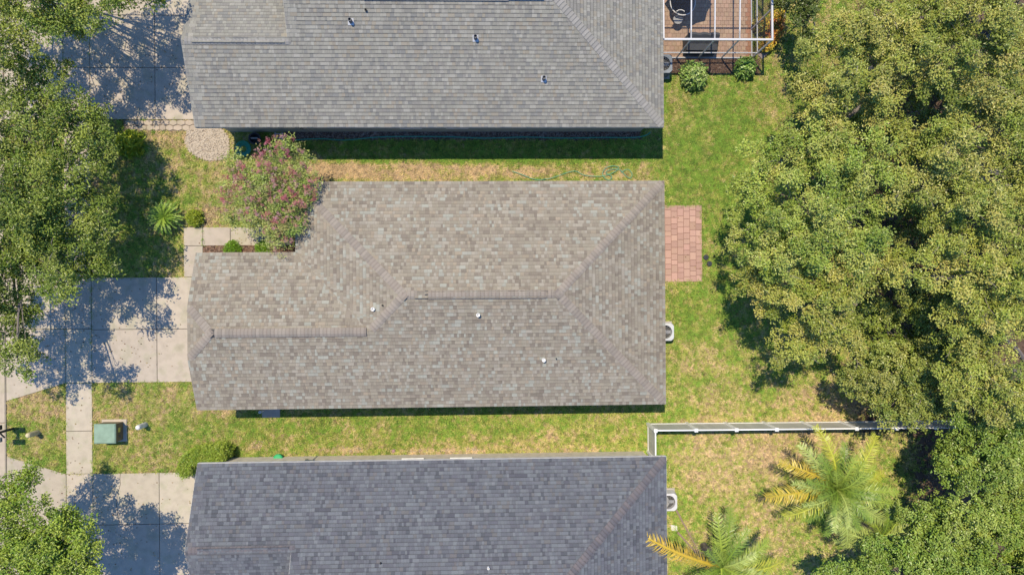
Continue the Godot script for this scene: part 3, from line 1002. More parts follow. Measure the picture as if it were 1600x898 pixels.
func build_enclosure():
	var zb := P(1100, 91).z
	var xb := P(1174, 86).x
	var xh := 7.0
	var zf := -15.6
	var H := 2.3
	var alu := mat(Color(0.50, 0.51, 0.53), 0.45, 0.1)
	# paved floor
	var f := thing("patio_floor", "tan paver floor inside the screened patio enclosure", "patio", Vector3.ZERO, "", "structure")
	var bed := MB.new()
	bed.prism(rect(6.96, zf, xb + 0.05, zb + 0.05), 0.0, 0.03)
	part("joint_sand", bed.mesh(), mat(A(150, 122, 104), 1.0), f)
	no_grass.append(rect(6.96, zf, xb + 0.05, zb + 0.05))
	var row := 0
	var z := zb + 0.04
	while z > -13.9:
		var x := 6.98 + (0.1 if row % 2 else 0.0)
		while x < xb + 0.03:
			var w := minf(0.2, xb + 0.04 - x)
			if w > 0.05:
				var mb := MB.new()
				var k := rf(0.88, 1.1)
				var c := A(222, 186, 158) if x < xb - 0.34 else A(206, 152, 120)
				mb.slab(Vector3.ZERO, Vector3(w - 0.01, 0.04, 0.19), 0.006, Color(c.r * k, c.g * k * rf(0.96, 1.04), c.b * k))
				part("paver", mb.mesh(), M.stone, f, Vector3(x + w * 0.5, 0.022 + rf(0, 0.003), z - 0.1))
			x += 0.2
		z -= 0.2
		row += 1
	# aluminium cage
	var t := thing("screen_enclosure", "white aluminium framed screen enclosure attached to the grey shingled house", "enclosure")
	var post_x: Array = []
	for q in [1080, 1117, 1156]: post_x.append(P(q, 64, H).x)
	bar(t, "beam", Vector3(xh, H, zb), Vector3(xb + 0.04, H, zb), 0.08, alu)
	bar(t, "beam", Vector3(xb, H, zb - 0.05), Vector3(xb, H, zf), 0.078, alu)
	bar(t, "rail", Vector3(xh, 0.72, zb), Vector3(xb - 0.025, 0.72, zb), 0.045, alu)
	bar(t, "rail", Vector3(xb, 0.72, zb - 0.03), Vector3(xb, 0.72, zf), 0.044, alu)
	bar(t, "sill_rail", Vector3(xh, 0.075, zb), Vector3(xb + 0.02, 0.075, zb), 0.05, alu)
	bar(t, "sill_rail", Vector3(xb, 0.076, zb - 0.03), Vector3(xb, 0.076, zf), 0.05, alu)
	for x in post_x:
		bar(t, "post", Vector3(x, 0.02, zb - 0.001), Vector3(x, H - 0.05, zb - 0.001), 0.052, alu)
		bar(t, "roof_beam", Vector3(x, H + 0.01, zb - 0.05), Vector3(x, H + 0.25, zf), 0.052, alu)
	bar(t, "post", Vector3(xb, 0.02, zb), Vector3(xb, H - 0.05, zb), 0.07, alu)
	for zz in [zb - 1.35, zb - 2.9, zb - 4.4]:
		bar(t, "post", Vector3(xb - 0.001, 0.02, zz), Vector3(xb - 0.001, H - 0.05, zz), 0.054, alu)
	for zz in [zb - 2.2, zb - 4.4]:
		bar(t, "purlin", Vector3(xh, H + 0.1, zz), Vector3(xb - 0.05, H + 0.1, zz), 0.05, alu)
	bar(t, "gutter", Vector3(7.42, 2.52, zb + 0.05), Vector3(7.42, 2.52, zf), 0.05, alu)
	for q in [[Vector3((xh + xb) * 0.5, H * 0.5, zb + 0.015), Vector3(xb - xh - 0.1, H - 0.14, 0.002)], [Vector3(xb + 0.015, H * 0.5, (zb + zf) * 0.5), Vector3(0.002, H - 0.14, zb - zf - 0.14)], [Vector3((xh + xb) * 0.5, H + 0.052, (zb + zf) * 0.5), Vector3(xb - xh - 0.1, 0.002, zb - zf - 0.14)]]:
		var mb := MB.new()
		mb.box(Vector3.ZERO, q[1])
		part("screen_panel", mb.mesh(), M.screen, t, q[0])
	# round glass table and chair
	var tp := P(1067, 4, 0.7)
	var tb := thing("patio_table", "round glass topped table with a pale rim inside the screened patio", "table", Vector3(tp.x, 0.044, tp.z))
	var rim := MB.new()
	rim.lathe(Vector3.ZERO, [[0.56, 0.66], [0.6, 0.66], [0.6, 0.69], [0.56, 0.69], [0.56, 0.66]], 40)
	part("rim", rim.mesh(), M.cream_metal, tb)
	var gl := MB.new()
	gl.lathe(Vector3.ZERO, [[0.57, 0.672], [0.0, 0.672]], 40)
	gl.lathe(Vector3.ZERO, [[0.0, 0.680], [0.57, 0.680]], 40)
	part("glass_top", gl.mesh(), M.glass, tb)
	for k in 4:
		var an := TAU * (k + 0.5) / 4
		bar(tb, "leg", Vector3(cos(an) * 0.42, 0.0, sin(an) * 0.42), Vector3(cos(an) * 0.54, 0.66, sin(an) * 0.54), 0.03, M.cream_metal)
	var cp := P(1059, 31, 0.4)
	var ch := thing("patio_chair", "metal patio chair with a curved white back beside the glass table", "chair", Vector3(cp.x, 0.044, cp.z))
	var seat := MB.new()
	seat.lathe(Vector3.ZERO, [[0.0, 0.40], [0.22, 0.40], [0.23, 0.42], [0.22, 0.44], [0.0, 0.44]], 20)
	part("seat", seat.mesh(), M.grey_metal, ch)
	var back := MB.new()
	var pts: Array = []
	var rr: Array = []
	for k in 9:
		var an := PI * (0.25 + 0.5 * k / 8.0)
		pts.append(Vector3(cos(an) * 0.26, 0.84, -sin(an) * 0.26))
		rr.append(0.022)
	back.tube(pts, rr, 6)
	part("backrest", back.mesh(), M.white, ch)
	for k in 4:
		var an := TAU * (k + 0.5) / 4
		bar(ch, "leg", Vector3(cos(an) * 0.24, 0.0, sin(an) * 0.24), Vector3(cos(an) * 0.19, 0.40, sin(an) * 0.19), 0.025, M.grey_metal)
	for k in [0, 8]:
		bar(ch, "back_post", Vector3(pts[k].x, 0.42, pts[k].z * 0.9), pts[k], 0.022, M.grey_metal)
	# parasol whose shade lies on the floor
	var up := P(1076, 8)
	var um := thing("parasol", "dark grey octagonal parasol standing over the glass table", "parasol", Vector3(up.x - 0.245 * 2.1, 0.044, up.z - 0.335 * 2.1))
	bar(um, "pole", Vector3(0, 0, 0), Vector3(0, 2.5, 0), 0.04, M.cream_metal)
	var can := MB.new()
	for k in 8:
		var a0 := TAU * k / 8
		var a1 := TAU * (k + 1) / 8
		var am := (a0 + a1) * 0.5
		var p0 := Vector3(cos(a0) * 1.12, 2.0, sin(a0) * 1.12)
		var p1 := Vector3(cos(a1) * 1.12, 2.0, sin(a1) * 1.12)
		var pm := Vector3(cos(am) * 0.95, 2.06, sin(am) * 0.95)
		can.tri(p0, pm, Vector3(0, 2.48, 0), Vector3.UP)
		can.tri(pm, p1, Vector3(0, 2.48, 0), Vector3.UP)
	part("canopy", can.mesh(), mat(Color(0.06, 0.065, 0.075), 0.9), um)
	for k in 8:
		var a0 := TAU * k / 8
		bar(um, "rib", Vector3(0, 2.45, 0), Vector3(cos(a0) * 1.1, 1.985, sin(a0) * 1.1), 0.015, M.dark)
	var bs := MB.new()
	bs.lathe(Vector3.ZERO, [[0.26, 0.0], [0.26, 0.05], [0.06, 0.1], [0.0, 0.1]], 20)
	part("base", bs.mesh(), M.dark, um)
	# covered furniture along the screen
	var gp := P(1099, 70, 0.8)
	var cov := thing("furniture_cover", "charcoal fabric cover draped over furniture by the patio screen", "cover", Vector3(gp.x, 0.044, zb - 0.48))
	var cm := MB.new()
	var nx := 14
	for k in nx:
		var x0 := -0.72 + 1.44 * k / nx
		var x1 := -0.72 + 1.44 * (k + 1) / nx
		var w0 := 0.05 * absf(sin(k * PI / 4.7))
		var w1 := 0.05 * absf(sin((k + 1) * PI / 4.7))
		var rows := [[-0.36 - w0, -0.36 - w1, 0.0, 0.0], [-0.33 - w0, -0.33 - w1, 0.92, 0.92], [-0.2 - w0, -0.2 - w1, 0.95 + w0, 0.95 + w1], [0.05, 0.05, 0.62 + w0, 0.62 + w1], [0.33, 0.33, 0.60, 0.60], [0.37, 0.37, 0.0, 0.0]]
		for r in rows.size() - 1:
			var q: Array = rows[r]
			var p: Array = rows[r + 1]
			cm.quad(Vector3(x0, q[2], q[0]), Vector3(x1, q[3], q[1]), Vector3(x1, p[3], p[1]), Vector3(x0, p[2], p[0]), Vector3(0, 1, 0.3 * (r - 2)))
	for sx in [-0.72, 0.72]:
		cm.quad(Vector3(sx, 0, -0.36), Vector3(sx, 0.92, -0.33), Vector3(sx, 0.6, 0.33), Vector3(sx, 0, 0.37), Vector3(sx, 0, 0))
	part("cloth", cm.mesh(), mat(Color(0.07, 0.075, 0.085), 0.95), cov)
	for sx in [-0.6, 0.6]:
		for sz in [-0.28, 0.28]:
			bar(cov, "leg", Vector3(sx, 0.0, sz), Vector3(sx, 0.4, sz), 0.05, M.grey_metal)

func fence_run(t: Node3D, a: Vector3, b: Vector3, n: int, face: Vector3, skip_first := false):
	var d := (b - a).normalized()
	var board_col := [mat(Color(0.50, 0.50, 0.46), 0.6), mat(Color(0.53, 0.53, 0.49), 0.6), mat(Color(0.47, 0.475, 0.44), 0.6)]
	var L := a.distance_to(b) / n
	for k in n + 1:
		var p := a.lerp(b, float(k) / n)
		if k > 0 or not skip_first:
			var pm := MB.new()
			pm.box(Vector3(0, 0.765, 0), Vector3(0.125, 1.53, 0.125))
			var post := part("post", pm.mesh(), M.vinyl, t, p)
			var cm := MB.new()
			cm.slab(Vector3(0, 1.545, 0), Vector3(0.16, 0.03, 0.16), 0.012)
			cm.slab(Vector3(0, 1.575, 0), Vector3(0.11, 0.03, 0.11), 0.025)
			part("cap", cm.mesh(), M.vinyl, post)
		if k == n: break
		var bs := Basis(d, Vector3.UP, d.cross(Vector3.UP))
		var mid := a.lerp(b, (k + 0.5) / n)
		var l := L - 0.13
		for y in [1.46, 0.12]:
			var rm := MB.new()
			rm.slab(Vector3.ZERO, Vector3(l, 0.10 if y > 1 else 0.13, 0.055), 0.008, Color.WHITE, bs)
			part("rail", rm.mesh(), M.vinyl, t, mid + Vector3(0, y, 0))
		var nb := 7
		for j in nb:
			var bm := MB.new()
			bm.box(Vector3.ZERO, Vector3(l / nb - 0.006, 1.22, 0.022), Color.WHITE, bs)
			part("board", bm.mesh(), board_col[rng.randi() % 3], t, mid + d * (l * ((j + 0.5) / nb - 0.5)) + Vector3(0, 0.795, 0))
func build_fences():
	var zf := P(1200, 659).z
	var x0 := P(1012, 659).x
	var a := Vector3(x0, 0, zf)
	var t := thing("vinyl_fence", "long white capped vinyl fence running from the lawn into the trees", "fence")
	fence_run(t, a, Vector3(x0 + 14.6, 0, zf + 0.06), 8, Vector3(0, 0, -1))
	t = thing("vinyl_fence", "short return of vinyl fence joining the charcoal shingled house", "fence")
	fence_run(t, a, Vector3(x0, 0, 7.74), 1, Vector3(-1, 0, 0), true)

# ---------------------------------------------------------------- things in the yards
func condenser(label: String, at: Vector3, s: float, hgt: float, top_col: Color, body_col: Color):
	var t := thing("air_conditioner", label, "air conditioner", at)
	var pd := MB.new()
	pd.slab(Vector3(0, 0.04, 0), Vector3(s + 0.14, 0.08, s + 0.14), 0.012, A(200, 190, 175))
	part("pad", pd.mesh(), M.concrete, t)
	var bm := MB.new()
	var n := 8
	var ring := func(y: float, h: float) -> Array:
		var r: Array = []
		for k in 4:
			for j in 4:
				var an := PI * 0.5 * k + PI * 0.5 * j / 3.0
				var c := Vector2(h - 0.09, h - 0.09) * Vector2(1 if k in [0, 3] else -1, 1 if k in [0, 1] else -1)
				r.append(Vector3(c.x + cos(an) * 0.09, y, c.y + sin(an) * 0.09))
		return r
	var lo: Array = ring.call(0.08, s * 0.5)
	var hi: Array = ring.call(hgt, s * 0.5)
	for k in lo.size():
		var k2 := (k + 1) % lo.size()
		bm.quad(lo[k], lo[k2], hi[k2], hi[k], lo[k] + lo[k2], body_col)
	part("cabinet", bm.mesh(), M.paint, t)
	for k in 9:
		var lv := MB.new()
		var lr: Array = ring.call(0.14 + k * (hgt - 0.2) / 9.0, s * 0.5 + 0.012)
		var lr2: Array = ring.call(0.17 + k * (hgt - 0.2) / 9.0, s * 0.5 + 0.002)
		for j in lr.size():
			var j2 := (j + 1) % lr.size()
			lv.quad(lr[j], lr[j2], lr2[j2], lr2[j], lr[j] + Vector3.UP, body_col)
		part("louver", lv.mesh(), M.paint, t)
	# top plate with a round opening
	var tm := MB.new()
	var r := s * 0.40
	for k in 32:
		var a0 := TAU * k / 32
		var a1 := TAU * (k + 1) / 32
		var sq := func(a: float) -> Vector3:
			var m := maxf(absf(cos(a)), absf(sin(a)))
			var e := (s * 0.5 + 0.012) / m
			e = minf(e, s * 0.63)
			return Vector3(cos(a) * e, hgt + 0.002, sin(a) * e)
		tm.quad(sq.call(a0), sq.call(a1), Vector3(cos(a1) * r, hgt + 0.022, sin(a1) * r), Vector3(cos(a0) * r, hgt + 0.022, sin(a0) * r), Vector3.UP, top_col)
		tm.quad(Vector3(cos(a0) * r, hgt + 0.022, sin(a0) * r), Vector3(cos(a1) * r, hgt + 0.022, sin(a1) * r), Vector3(cos(a1) * r, hgt - 0.2, sin(a1) * r), Vector3(cos(a0) * r, hgt - 0.2, sin(a0) * r), Vector3(-cos(a0), 0, -sin(a0)), top_col)
	tm.lathe(Vector3(0, hgt - 0.2, 0), [[0.0, 0.0], [r, 0.0]], 24, Color(0.04, 0.04, 0.04))
	part("top_plate", tm.mesh(), M.paint, t)
	var gm := MB.new()
	for q in [0.3, 0.55, 0.8]:
		var pts: Array = []
		var rr: Array = []
		for k in 25:
			pts.append(Vector3(cos(TAU * k / 24) * r * q, hgt + 0.02, sin(TAU * k / 24) * r * q)); rr.append(0.004)
		gm.tube(pts, rr, 4, Color(0.25, 0.25, 0.25))
	for k in 8:
		gm.box(Vector3(0, hgt + 0.024, 0), Vector3(r * 2, 0.006, 0.006), Color(0.25, 0.25, 0.25), Basis(Vector3.UP, PI * k / 8))
	part("fan_guard", gm.mesh(), M.paint, t)
	for k in 3:
		var fm := MB.new()
		fm.box(Vector3(r * 0.5, hgt - 0.07, 0), Vector3(r * 0.85, 0.008, 0.16), Color(0.35, 0.36, 0.38), Basis(Vector3.UP, TAU * k / 3) * Basis(Vector3.RIGHT, 0.4))
		var o := MB.new()
		o.box(Vector3.ZERO, Vector3(r * 0.85, 0.008, 0.17), Color(0.35, 0.36, 0.38), Basis(Vector3.RIGHT, 0.4))
		var bl := part("fan_blade", o.mesh(), M.paint, t, Vector3(cos(TAU * k / 3) * r * 0.48, hgt - 0.08, -sin(TAU * k / 3) * r * 0.48))
		bl.rotation.y = TAU * k / 3
	var hb := MB.new()
	hb.lathe(Vector3(0, hgt - 0.13, 0), [[0.07, 0.0], [0.07, 0.1], [0.0, 0.11]], 12, Color(0.3, 0.3, 0.32))
	part("fan_hub", hb.mesh(), M.paint, t)

func path_tube(px: Array, r: float, y: float) -> Mesh:
	var cv := Curve3D.new()
	for q in px: cv.add_point(P(q[0], q[1]) + Vector3(0, y, 0))
	for k in cv.point_count:
		var a := cv.get_point_position(max(k - 1, 0))
		var b := cv.get_point_position(min(k + 1, cv.point_count - 1))
		cv.set_point_in(k, -(b - a) / 6.0)
		cv.set_point_out(k, (b - a) / 6.0)
	cv.bake_interval = 0.08
	var pts: Array = []
	var rr: Array = []
	for p in cv.get_baked_points():
		pts.append(p + Vector3(0, rf(0, 0.004), 0))
		rr.append(r)
	var mb := MB.new()
	mb.tube(pts, rr, 6)
	return mb.mesh()

func pedestal(label: String, bx: float, by: float, col: Color):
	var t := thing("utility_pedestal", label, "utility post", P(bx, by))
	var mb := MB.new()
	mb.lathe(Vector3.ZERO, [[0.125, 0.0], [0.125, 0.10]], 18, col)
	part("base", mb.mesh(), M.paint, t)
	mb = MB.new()
	mb.lathe(Vector3.ZERO, [[0.115, 0.10], [0.115, 0.60], [0.10, 0.68], [0.06, 0.72], [0.0, 0.73]], 18, col)
	part("cover", mb.mesh(), M.paint, t)
	mb = MB.new()
	mb.box(Vector3(0, 0.42, 0.116), Vector3(0.08, 0.1, 0.006), Color(0.6, 0.6, 0.58))
	part("label_plate", mb.mesh(), M.paint, t)

func build_yard_things():
	condenser("white topped air conditioner beside the brown shingled house", Vector3(7.90, 0, P(1047, 517).z), 0.78, 0.62, Color(0.52, 0.54, 0.55), Color(0.42, 0.43, 0.43))
	condenser("air conditioner with a white rim beside the charcoal shingled house", Vector3(7.98, 0, P(1050, 777).z), 0.78, 0.66, Color(0.55, 0.55, 0.57), Color(0.42, 0.43, 0.43))
	condenser("dark grey air conditioner next to the screened patio", Vector3(7.86, 0, P(1047, 108).z), 0.82, 0.75, Color(0.22, 0.25, 0.28), Color(0.14, 0.16, 0.18))
	# mailboxes
	var base := P(21, 669)
	var t := thing("mailbox_post", "dark post carrying two mailboxes by the kerb", "mailbox", base)
	var mb := MB.new()
	mb.box(Vector3(0, 0.55, 0), Vector3(0.09, 1.1, 0.09))
	part("post", mb.mesh(), M.dark, t)
	mb = MB.new()
	mb.box(Vector3(0, 1.0, 0), Vector3(0.08, 0.07, 0.72))
	part("crossbar", mb.mesh(), M.dark, t)
	mb = MB.new()
	mb.box(Vector3(0, 0.75, 0.12), Vector3(0.05, 0.05, 0.5), Color.WHITE, Basis(Vector3.RIGHT, 0.8))
	part("brace", mb.mesh(), M.dark, t)
	for k in [-1.0, 1.0]:
		var bm := MB.new()
		var prof: Array = [[-0.1, 0.0], [-0.1, 0.14]]
		for j in 7:
			var an := PI - PI * j / 6.0
			prof.append([cos(an) * 0.1, 0.14 + sin(an) * 0.1])
		prof.append([0.1, 0.0])
		for j in prof.size() - 1:
			var p: Array = prof[j]
			var q: Array = prof[j + 1]
			bm.quad(Vector3(-0.27, p[1], p[0]), Vector3(-0.27, q[1], q[0]), Vector3(0.25, q[1], q[0]), Vector3(0.25, p[1], p[0]), Vector3(0, p[1] + q[1] - 0.1, p[0] + q[0]))
			for sx in [-0.27, 0.25]:
				bm.tri(Vector3(sx, 0.1, 0), Vector3(sx, p[1], p[0]), Vector3(sx, q[1], q[0]), Vector3(sx, 0, 0))
		bm.quad(Vector3(-0.27, 0, -0.1), Vector3(0.25, 0, -0.1), Vector3(0.25, 0, 0.1), Vector3(-0.27, 0, 0.1), Vector3.DOWN)
		var bx := part("mailbox", bm.mesh(), M.dark if k < 0 else mat(Color(0.30, 0.33, 0.38), 0.35, 0.2), t, Vector3(0, 1.036, k * 0.27))
		bx.set_meta("label", "black mailbox" if k < 0 else "grey metal mailbox")
		var dm := MB.new()
		dm.box(Vector3(-0.278, 0.1, 0), Vector3(0.012, 0.15, 0.15))
		part("door", dm.mesh(), M.grey_metal, bx)
		var fm := MB.new()
		fm.box(Vector3(-0.08, 0.17, 0.11), Vector3(0.02, 0.14, 0.008), Color(0.4, 0.05, 0.04))
		part("flag", fm.mesh(), M.paint, bx)
	# utility boxes
	pedestal("beige utility pedestal on the lawn near the mailboxes", 59, 675, Color(0.55, 0.48, 0.30))
	pedestal("white utility pedestal on the lawn near the green transformer box", 227, 663, Color(0.72, 0.72, 0.70))
	var tr := thing("transformer_box", "green metal transformer box on a concrete pad beside the pavement", "utility box", P(178, 672))
	mb = MB.new()
	mb.slab(Vector3(0.03, 0.04, 0), Vector3(1.12, 0.08, 1.02), 0.02, A(205, 190, 170))
	part("pad", mb.mesh(), M.concrete, tr)
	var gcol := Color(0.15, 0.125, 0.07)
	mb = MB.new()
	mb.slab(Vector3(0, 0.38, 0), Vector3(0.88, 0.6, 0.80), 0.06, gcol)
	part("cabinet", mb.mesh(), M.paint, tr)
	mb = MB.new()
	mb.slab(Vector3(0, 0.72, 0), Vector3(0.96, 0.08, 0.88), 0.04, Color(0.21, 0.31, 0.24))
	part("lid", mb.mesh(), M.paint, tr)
	mb = MB.new()
	mb.box(Vector3(0.445, 0.4, -0.1), Vector3(0.012, 0.16, 0.2), Color(0.6, 0.5, 0.1))
	part("warning_plate", mb.mesh(), M.paint, tr)
	mb = MB.new()
	mb.box(Vector3(0.46, 0.38, 0.18), Vector3(0.03, 0.1, 0.05), Color(0.12, 0.12, 0.12))
	part("handle", mb.mesh(), M.paint, tr)
	# hoses
	var hose := MeshInstance3D.new()
	var hm := path_tube([[800, 268], [812, 272], [822, 276], [838, 281], [860, 279], [895, 268], [912, 274], [930, 276], [944, 275], [960, 269], [966, 262], [957, 260], [946, 263], [941, 272], [946, 280], [953, 281], [955, 276], [946, 270], [956, 265], [968, 266], [976, 274], [984, 279], [987, 272], [980, 265], [970, 270]], 0.014, 0.11)
	var o := part("garden_hose", hm, mat(Color(0.10, 0.36, 0.24), 0.6), self)
	tag(o, "thin green garden hose looped on the sunny grass beside the brown roof", "hose")
	o = part("garden_hose_001", path_tube([[460, 219], [500, 217], [540, 219], [590, 214.5], [640, 213.5], [700, 214], [760, 216], [820, 214.5], [880, 216], [940, 215], [990, 215], [1008, 212], [1016, 207]], 0.024, 0.05), mat(Color(0.05, 0.36, 0.27), 0.5), self)
	tag(o, "green hose lying in the bed along the grey shingled house wall", "hose")
	used["garden_hose"] = 1
	# hose reel coil near the rock bed
	var rl := thing("hose_reel", "round coil of dark green hose beside the white rock bed", "hose reel", P(381, 233))
	for k in 5:
		var cm := MB.new()
		var pts: Array = []
		var rr: Array = []
		for j in 33:
			var an := TAU * j / 32
			pts.append(Vector3(cos(an) * (0.34 - k * 0.055), 0.02 + 0.02 * (k % 2) + 0.03 * (4 - k), sin(an) * (0.34 - k * 0.055)))
			rr.append(0.022)
		cm.tube(pts, rr, 6)
		part("hose_loop", cm.mesh(), M.hose, rl)
	var pot := thing("hose_pot", "dark round hose pot standing against the grey shingled house wall", "pot", P(402, 219))
	mb = MB.new()
	mb.lathe(Vector3.ZERO, [[0.0, 0.0], [0.2, 0.0], [0.26, 0.38], [0.28, 0.40], [0.22, 0.40], [0.18, 0.1], [0.0, 0.1]], 18)
	part("bowl", mb.mesh(), M.dark, pot)
	mb = MB.new()
	mb.box(Vector3(0, 0.42, 0), Vector3(0.3, 0.03, 0.05))
	part("handle", mb.mesh(), M.grey_metal, pot)
	var cr := thing("step_stool", "small grey step stool on the ground by the pink flowering tree", "stool", P(440, 219))
	for sz in [-0.22, 0.22]:
		for sx in [-0.16, 0.16]:
			bar(cr, "leg", Vector3(sx * 1.2, 0, sz * 1.1), Vector3(sx, 0.42, sz), 0.035, M.lead)
	for sx in [-0.16, 0.16]: bar(cr, "side_rail", Vector3(sx, 0.43, -0.26), Vector3(sx, 0.43, 0.26), 0.05, M.lead)
	for k in 3: bar(cr, "tread", Vector3(-0.135, 0.43, -0.2 + k * 0.2), Vector3(0.135, 0.43, -0.2 + k * 0.2), 0.04, M.lead)
	# meter boxes on the neighbours' walls
	for q in [["grey electric meter box on the wall of the grey shingled house", P(470, 203, 1.4).x, -7.16 - 0.09, 1.0], ["grey electric meter box on the wall of the charcoal shingled house", P(478, 716, 1.4).x, 7.64 + 0.09, -1.0]]:
		var mt := thing("electric_meter", q[0], "meter", Vector3(q[1], 1.2, q[2]))
		mb = MB.new()
		mb.box(Vector3.ZERO, Vector3(0.34, 0.5, 0.16))
		part("box", mb.mesh(), M.lead, mt)
		mb = MB.new()
		var dpts: Array = [Vector3(0, 0.1, 0.08 * q[3]), Vector3(0, 0.1, 0.19 * q[3])]
		mb.tube(dpts, [0.09, 0.08], 16)
		part("dial", mb.mesh(), M.glass, mt)
		bar(mt, "conduit", Vector3(0.1, -1.2, 0.0), Vector3(0.1, -0.25, 0.0), 0.05, M.lead)
	# green lidded drum by the lower house wall
	var gd := thing("hose_drum", "bright green garden drum beside the charcoal shingled house wall", "drum", P(437, 714.5))
	mb = MB.new()
	mb.lathe(Vector3.ZERO, [[0.18, 0.0], [0.2, 0.22], [0.22, 0.24], [0.22, 0.28], [0.16, 0.32], [0.0, 0.33]], 20)
	part("drum", mb.mesh(), mat(Color(0.02, 0.33, 0.12), 0.5), gd)
	mb = MB.new()
	mb.box(Vector3(0, 0.35, 0), Vector3(0.16, 0.03, 0.04))
	part("handle", mb.mesh(), mat(Color(0.02, 0.25, 0.1), 0.5), gd)
	# concrete pad and white pipe under the eaves
	var cp := thing("utility_pad", "small concrete pad on the shaded grass under the brown eaves", "pad", P(424, 644))
	mb = MB.new()
	mb.slab(Vector3(0, 0.05, -0.05), Vector3(0.82, 0.1, 0.55), 0.015, A(190, 180, 168))
	part("slab", mb.mesh(), M.concrete, cp)
	no_grass.append(rect(cp.position.x - 0.4, cp.position.z - 0.32, cp.position.x + 0.4, cp.position.z + 0.2))
	var wp := thing("drain_pipe", "short white pipe standing by the concrete pad under the eaves", "pipe", P(411, 641))
	mb = MB.new()
	mb.lathe(Vector3.ZERO, [[0.05, 0.0], [0.05, 0.45], [0.04, 0.45], [0.04, 0.3], [0.0, 0.3]], 14)
	part("tube", mb.mesh(), M.white, wp)
	mb = MB.new()
	mb.lathe(Vector3.ZERO, [[0.051, 0.38], [0.062, 0.38], [0.062, 0.46], [0.04, 0.46]], 14)
	part("collar", mb.mesh(), M.white, wp)
	# two black discs in the grass by the patio
	for q in [[1102.5, 402, "black garden light disc in the grass touching the pink patio edge"], [1108, 412, "black garden light disc in the grass a step away from the pink patio"]]:
		var gl := thing("garden_light", q[2], "garden light", P(q[0], q[1]))
		mb = MB.new()
		mb.lathe(Vector3.ZERO, [[0.1, 0.03], [0.125, 0.07], [0.125, 0.10], [0.10, 0.125], [0.0, 0.13]], 20)
		part("head", mb.mesh(), M.dark, gl)
		mb = MB.new()
		mb.lathe(Vector3.ZERO, [[0.015, -0.02], [0.02, 0.04]], 8)
		part("stake", mb.mesh(), M.dark, gl)
		mb = MB.new()
		mb.lathe(Vector3.ZERO, [[0.0, 0.134], [0.07, 0.132], [0.07, 0.126]], 16)
		part("solar_cell", mb.mesh(), M.glass, gl)
	# paper-white splash block by the lower house
	var sb := MB.new()
	var sp := P(1053, 824)
	sb.prism(PackedVector2Array([Vector2(-0.16, -0.14), Vector2(0.15, -0.1), Vector2(0.17, 0.15), Vector2(-0.12, 0.13)]), 0.0, 0.05, Color(0.72, 0.7, 0.66), 0.01)
	o = part("paving_stone", sb.mesh(), M.stone, self, sp)
	tag(o, "loose white paving stone on the ground by the palm and charcoal roof", "stone")
	var rk := MB.new()
	var rp := P(615, 704)
	rk.lathe(Vector3.ZERO, [[0.09, 0.0], [0.10, 0.03], [0.07, 0.09], [0.02, 0.11], [0.0, 0.11]], 7, A(190, 150, 150))
	o = part("small_rock", rk.mesh(), M.stone, self, rp)
	tag(o, "small pinkish rock in the gravelly grass by the charcoal shingled house", "rock")
	# rock bed
	var centre := P(336, 224)
	var poly := PackedVector2Array()
	for q in [[293, 204], [308, 199], [336, 198], [348, 203], [357, 215], [358, 245], [345, 249], [325, 251], [308, 245], [295, 236], [289, 222]]:
		poly.append(G2(q[0], q[1]))
	no_grass.append(poly)
	var rb := thing("rock_bed", "bed of small white rocks at the corner of the grey shingled house", "rock bed", Vector3.ZERO, "", "structure")
	mb = MB.new()
	mb.prism(poly, 0.0, 0.02, A(190, 170, 150))
	part("soil", mb.mesh(), M.stone, rb)
	var rock := MB.new()
	rock.lathe(Vector3.ZERO, [[0.0, -0.4], [0.7, -0.3], [1.0, 0.0], [0.75, 0.4], [0.3, 0.6], [0.0, 0.62]], 7)
	var xs: Array = []
	var cs: Array = []
	while xs.size() < 2600:
		var p := Vector2(rf(poly[10].x - 0.2, poly[5].x + 0.2), rf(poly[2].y - 0.2, poly[7].y + 0.2))
		if not Geometry2D.is_point_in_polygon(p, poly): continue
		var r := rf(0.016, 0.038)
		xs.append(Transform3D(Basis.from_euler(Vector3(rf(-0.5, 0.5), rf(0, TAU), rf(-0.5, 0.5))).scaled(Vector3(r * rf(0.8, 1.3), r * 0.8, r)), Vector3(p.x, 0.025 + rf(0, 0.02), p.y)))
		var k := rf(0.75, 1.1)
		var c := A(226, 208, 184)
		cs.append(Color(c.r * k, c.g * k, c.b * k))
	var st := copies("rocks", rock.mesh(), M.stone, rb, xs, cs)
	st.set_meta("kind", "stuff")
	# border stones round the bed
	for k in poly.size():
		var a := poly[k]
		var b := poly[(k + 1) % poly.size()]
		var n := int(maxf(1, a.distance_to(b) / 0.13))
		for j in n:
			var p := a.lerp(b, (j + 0.5) / n)
			var sm := part("border_stone", rock_mesh(), M.stone, rb, Vector3(p.x, 0.03, p.y))
			var sc := rf(0.05, 0.066)
			sm.basis = Basis(Vector3.UP, rf(0, TAU)).scaled(Vector3(sc, sc * 0.9, sc))
	# drip-line gravel by the lower house and grey gravel by the reel
	xs = []
	cs = []
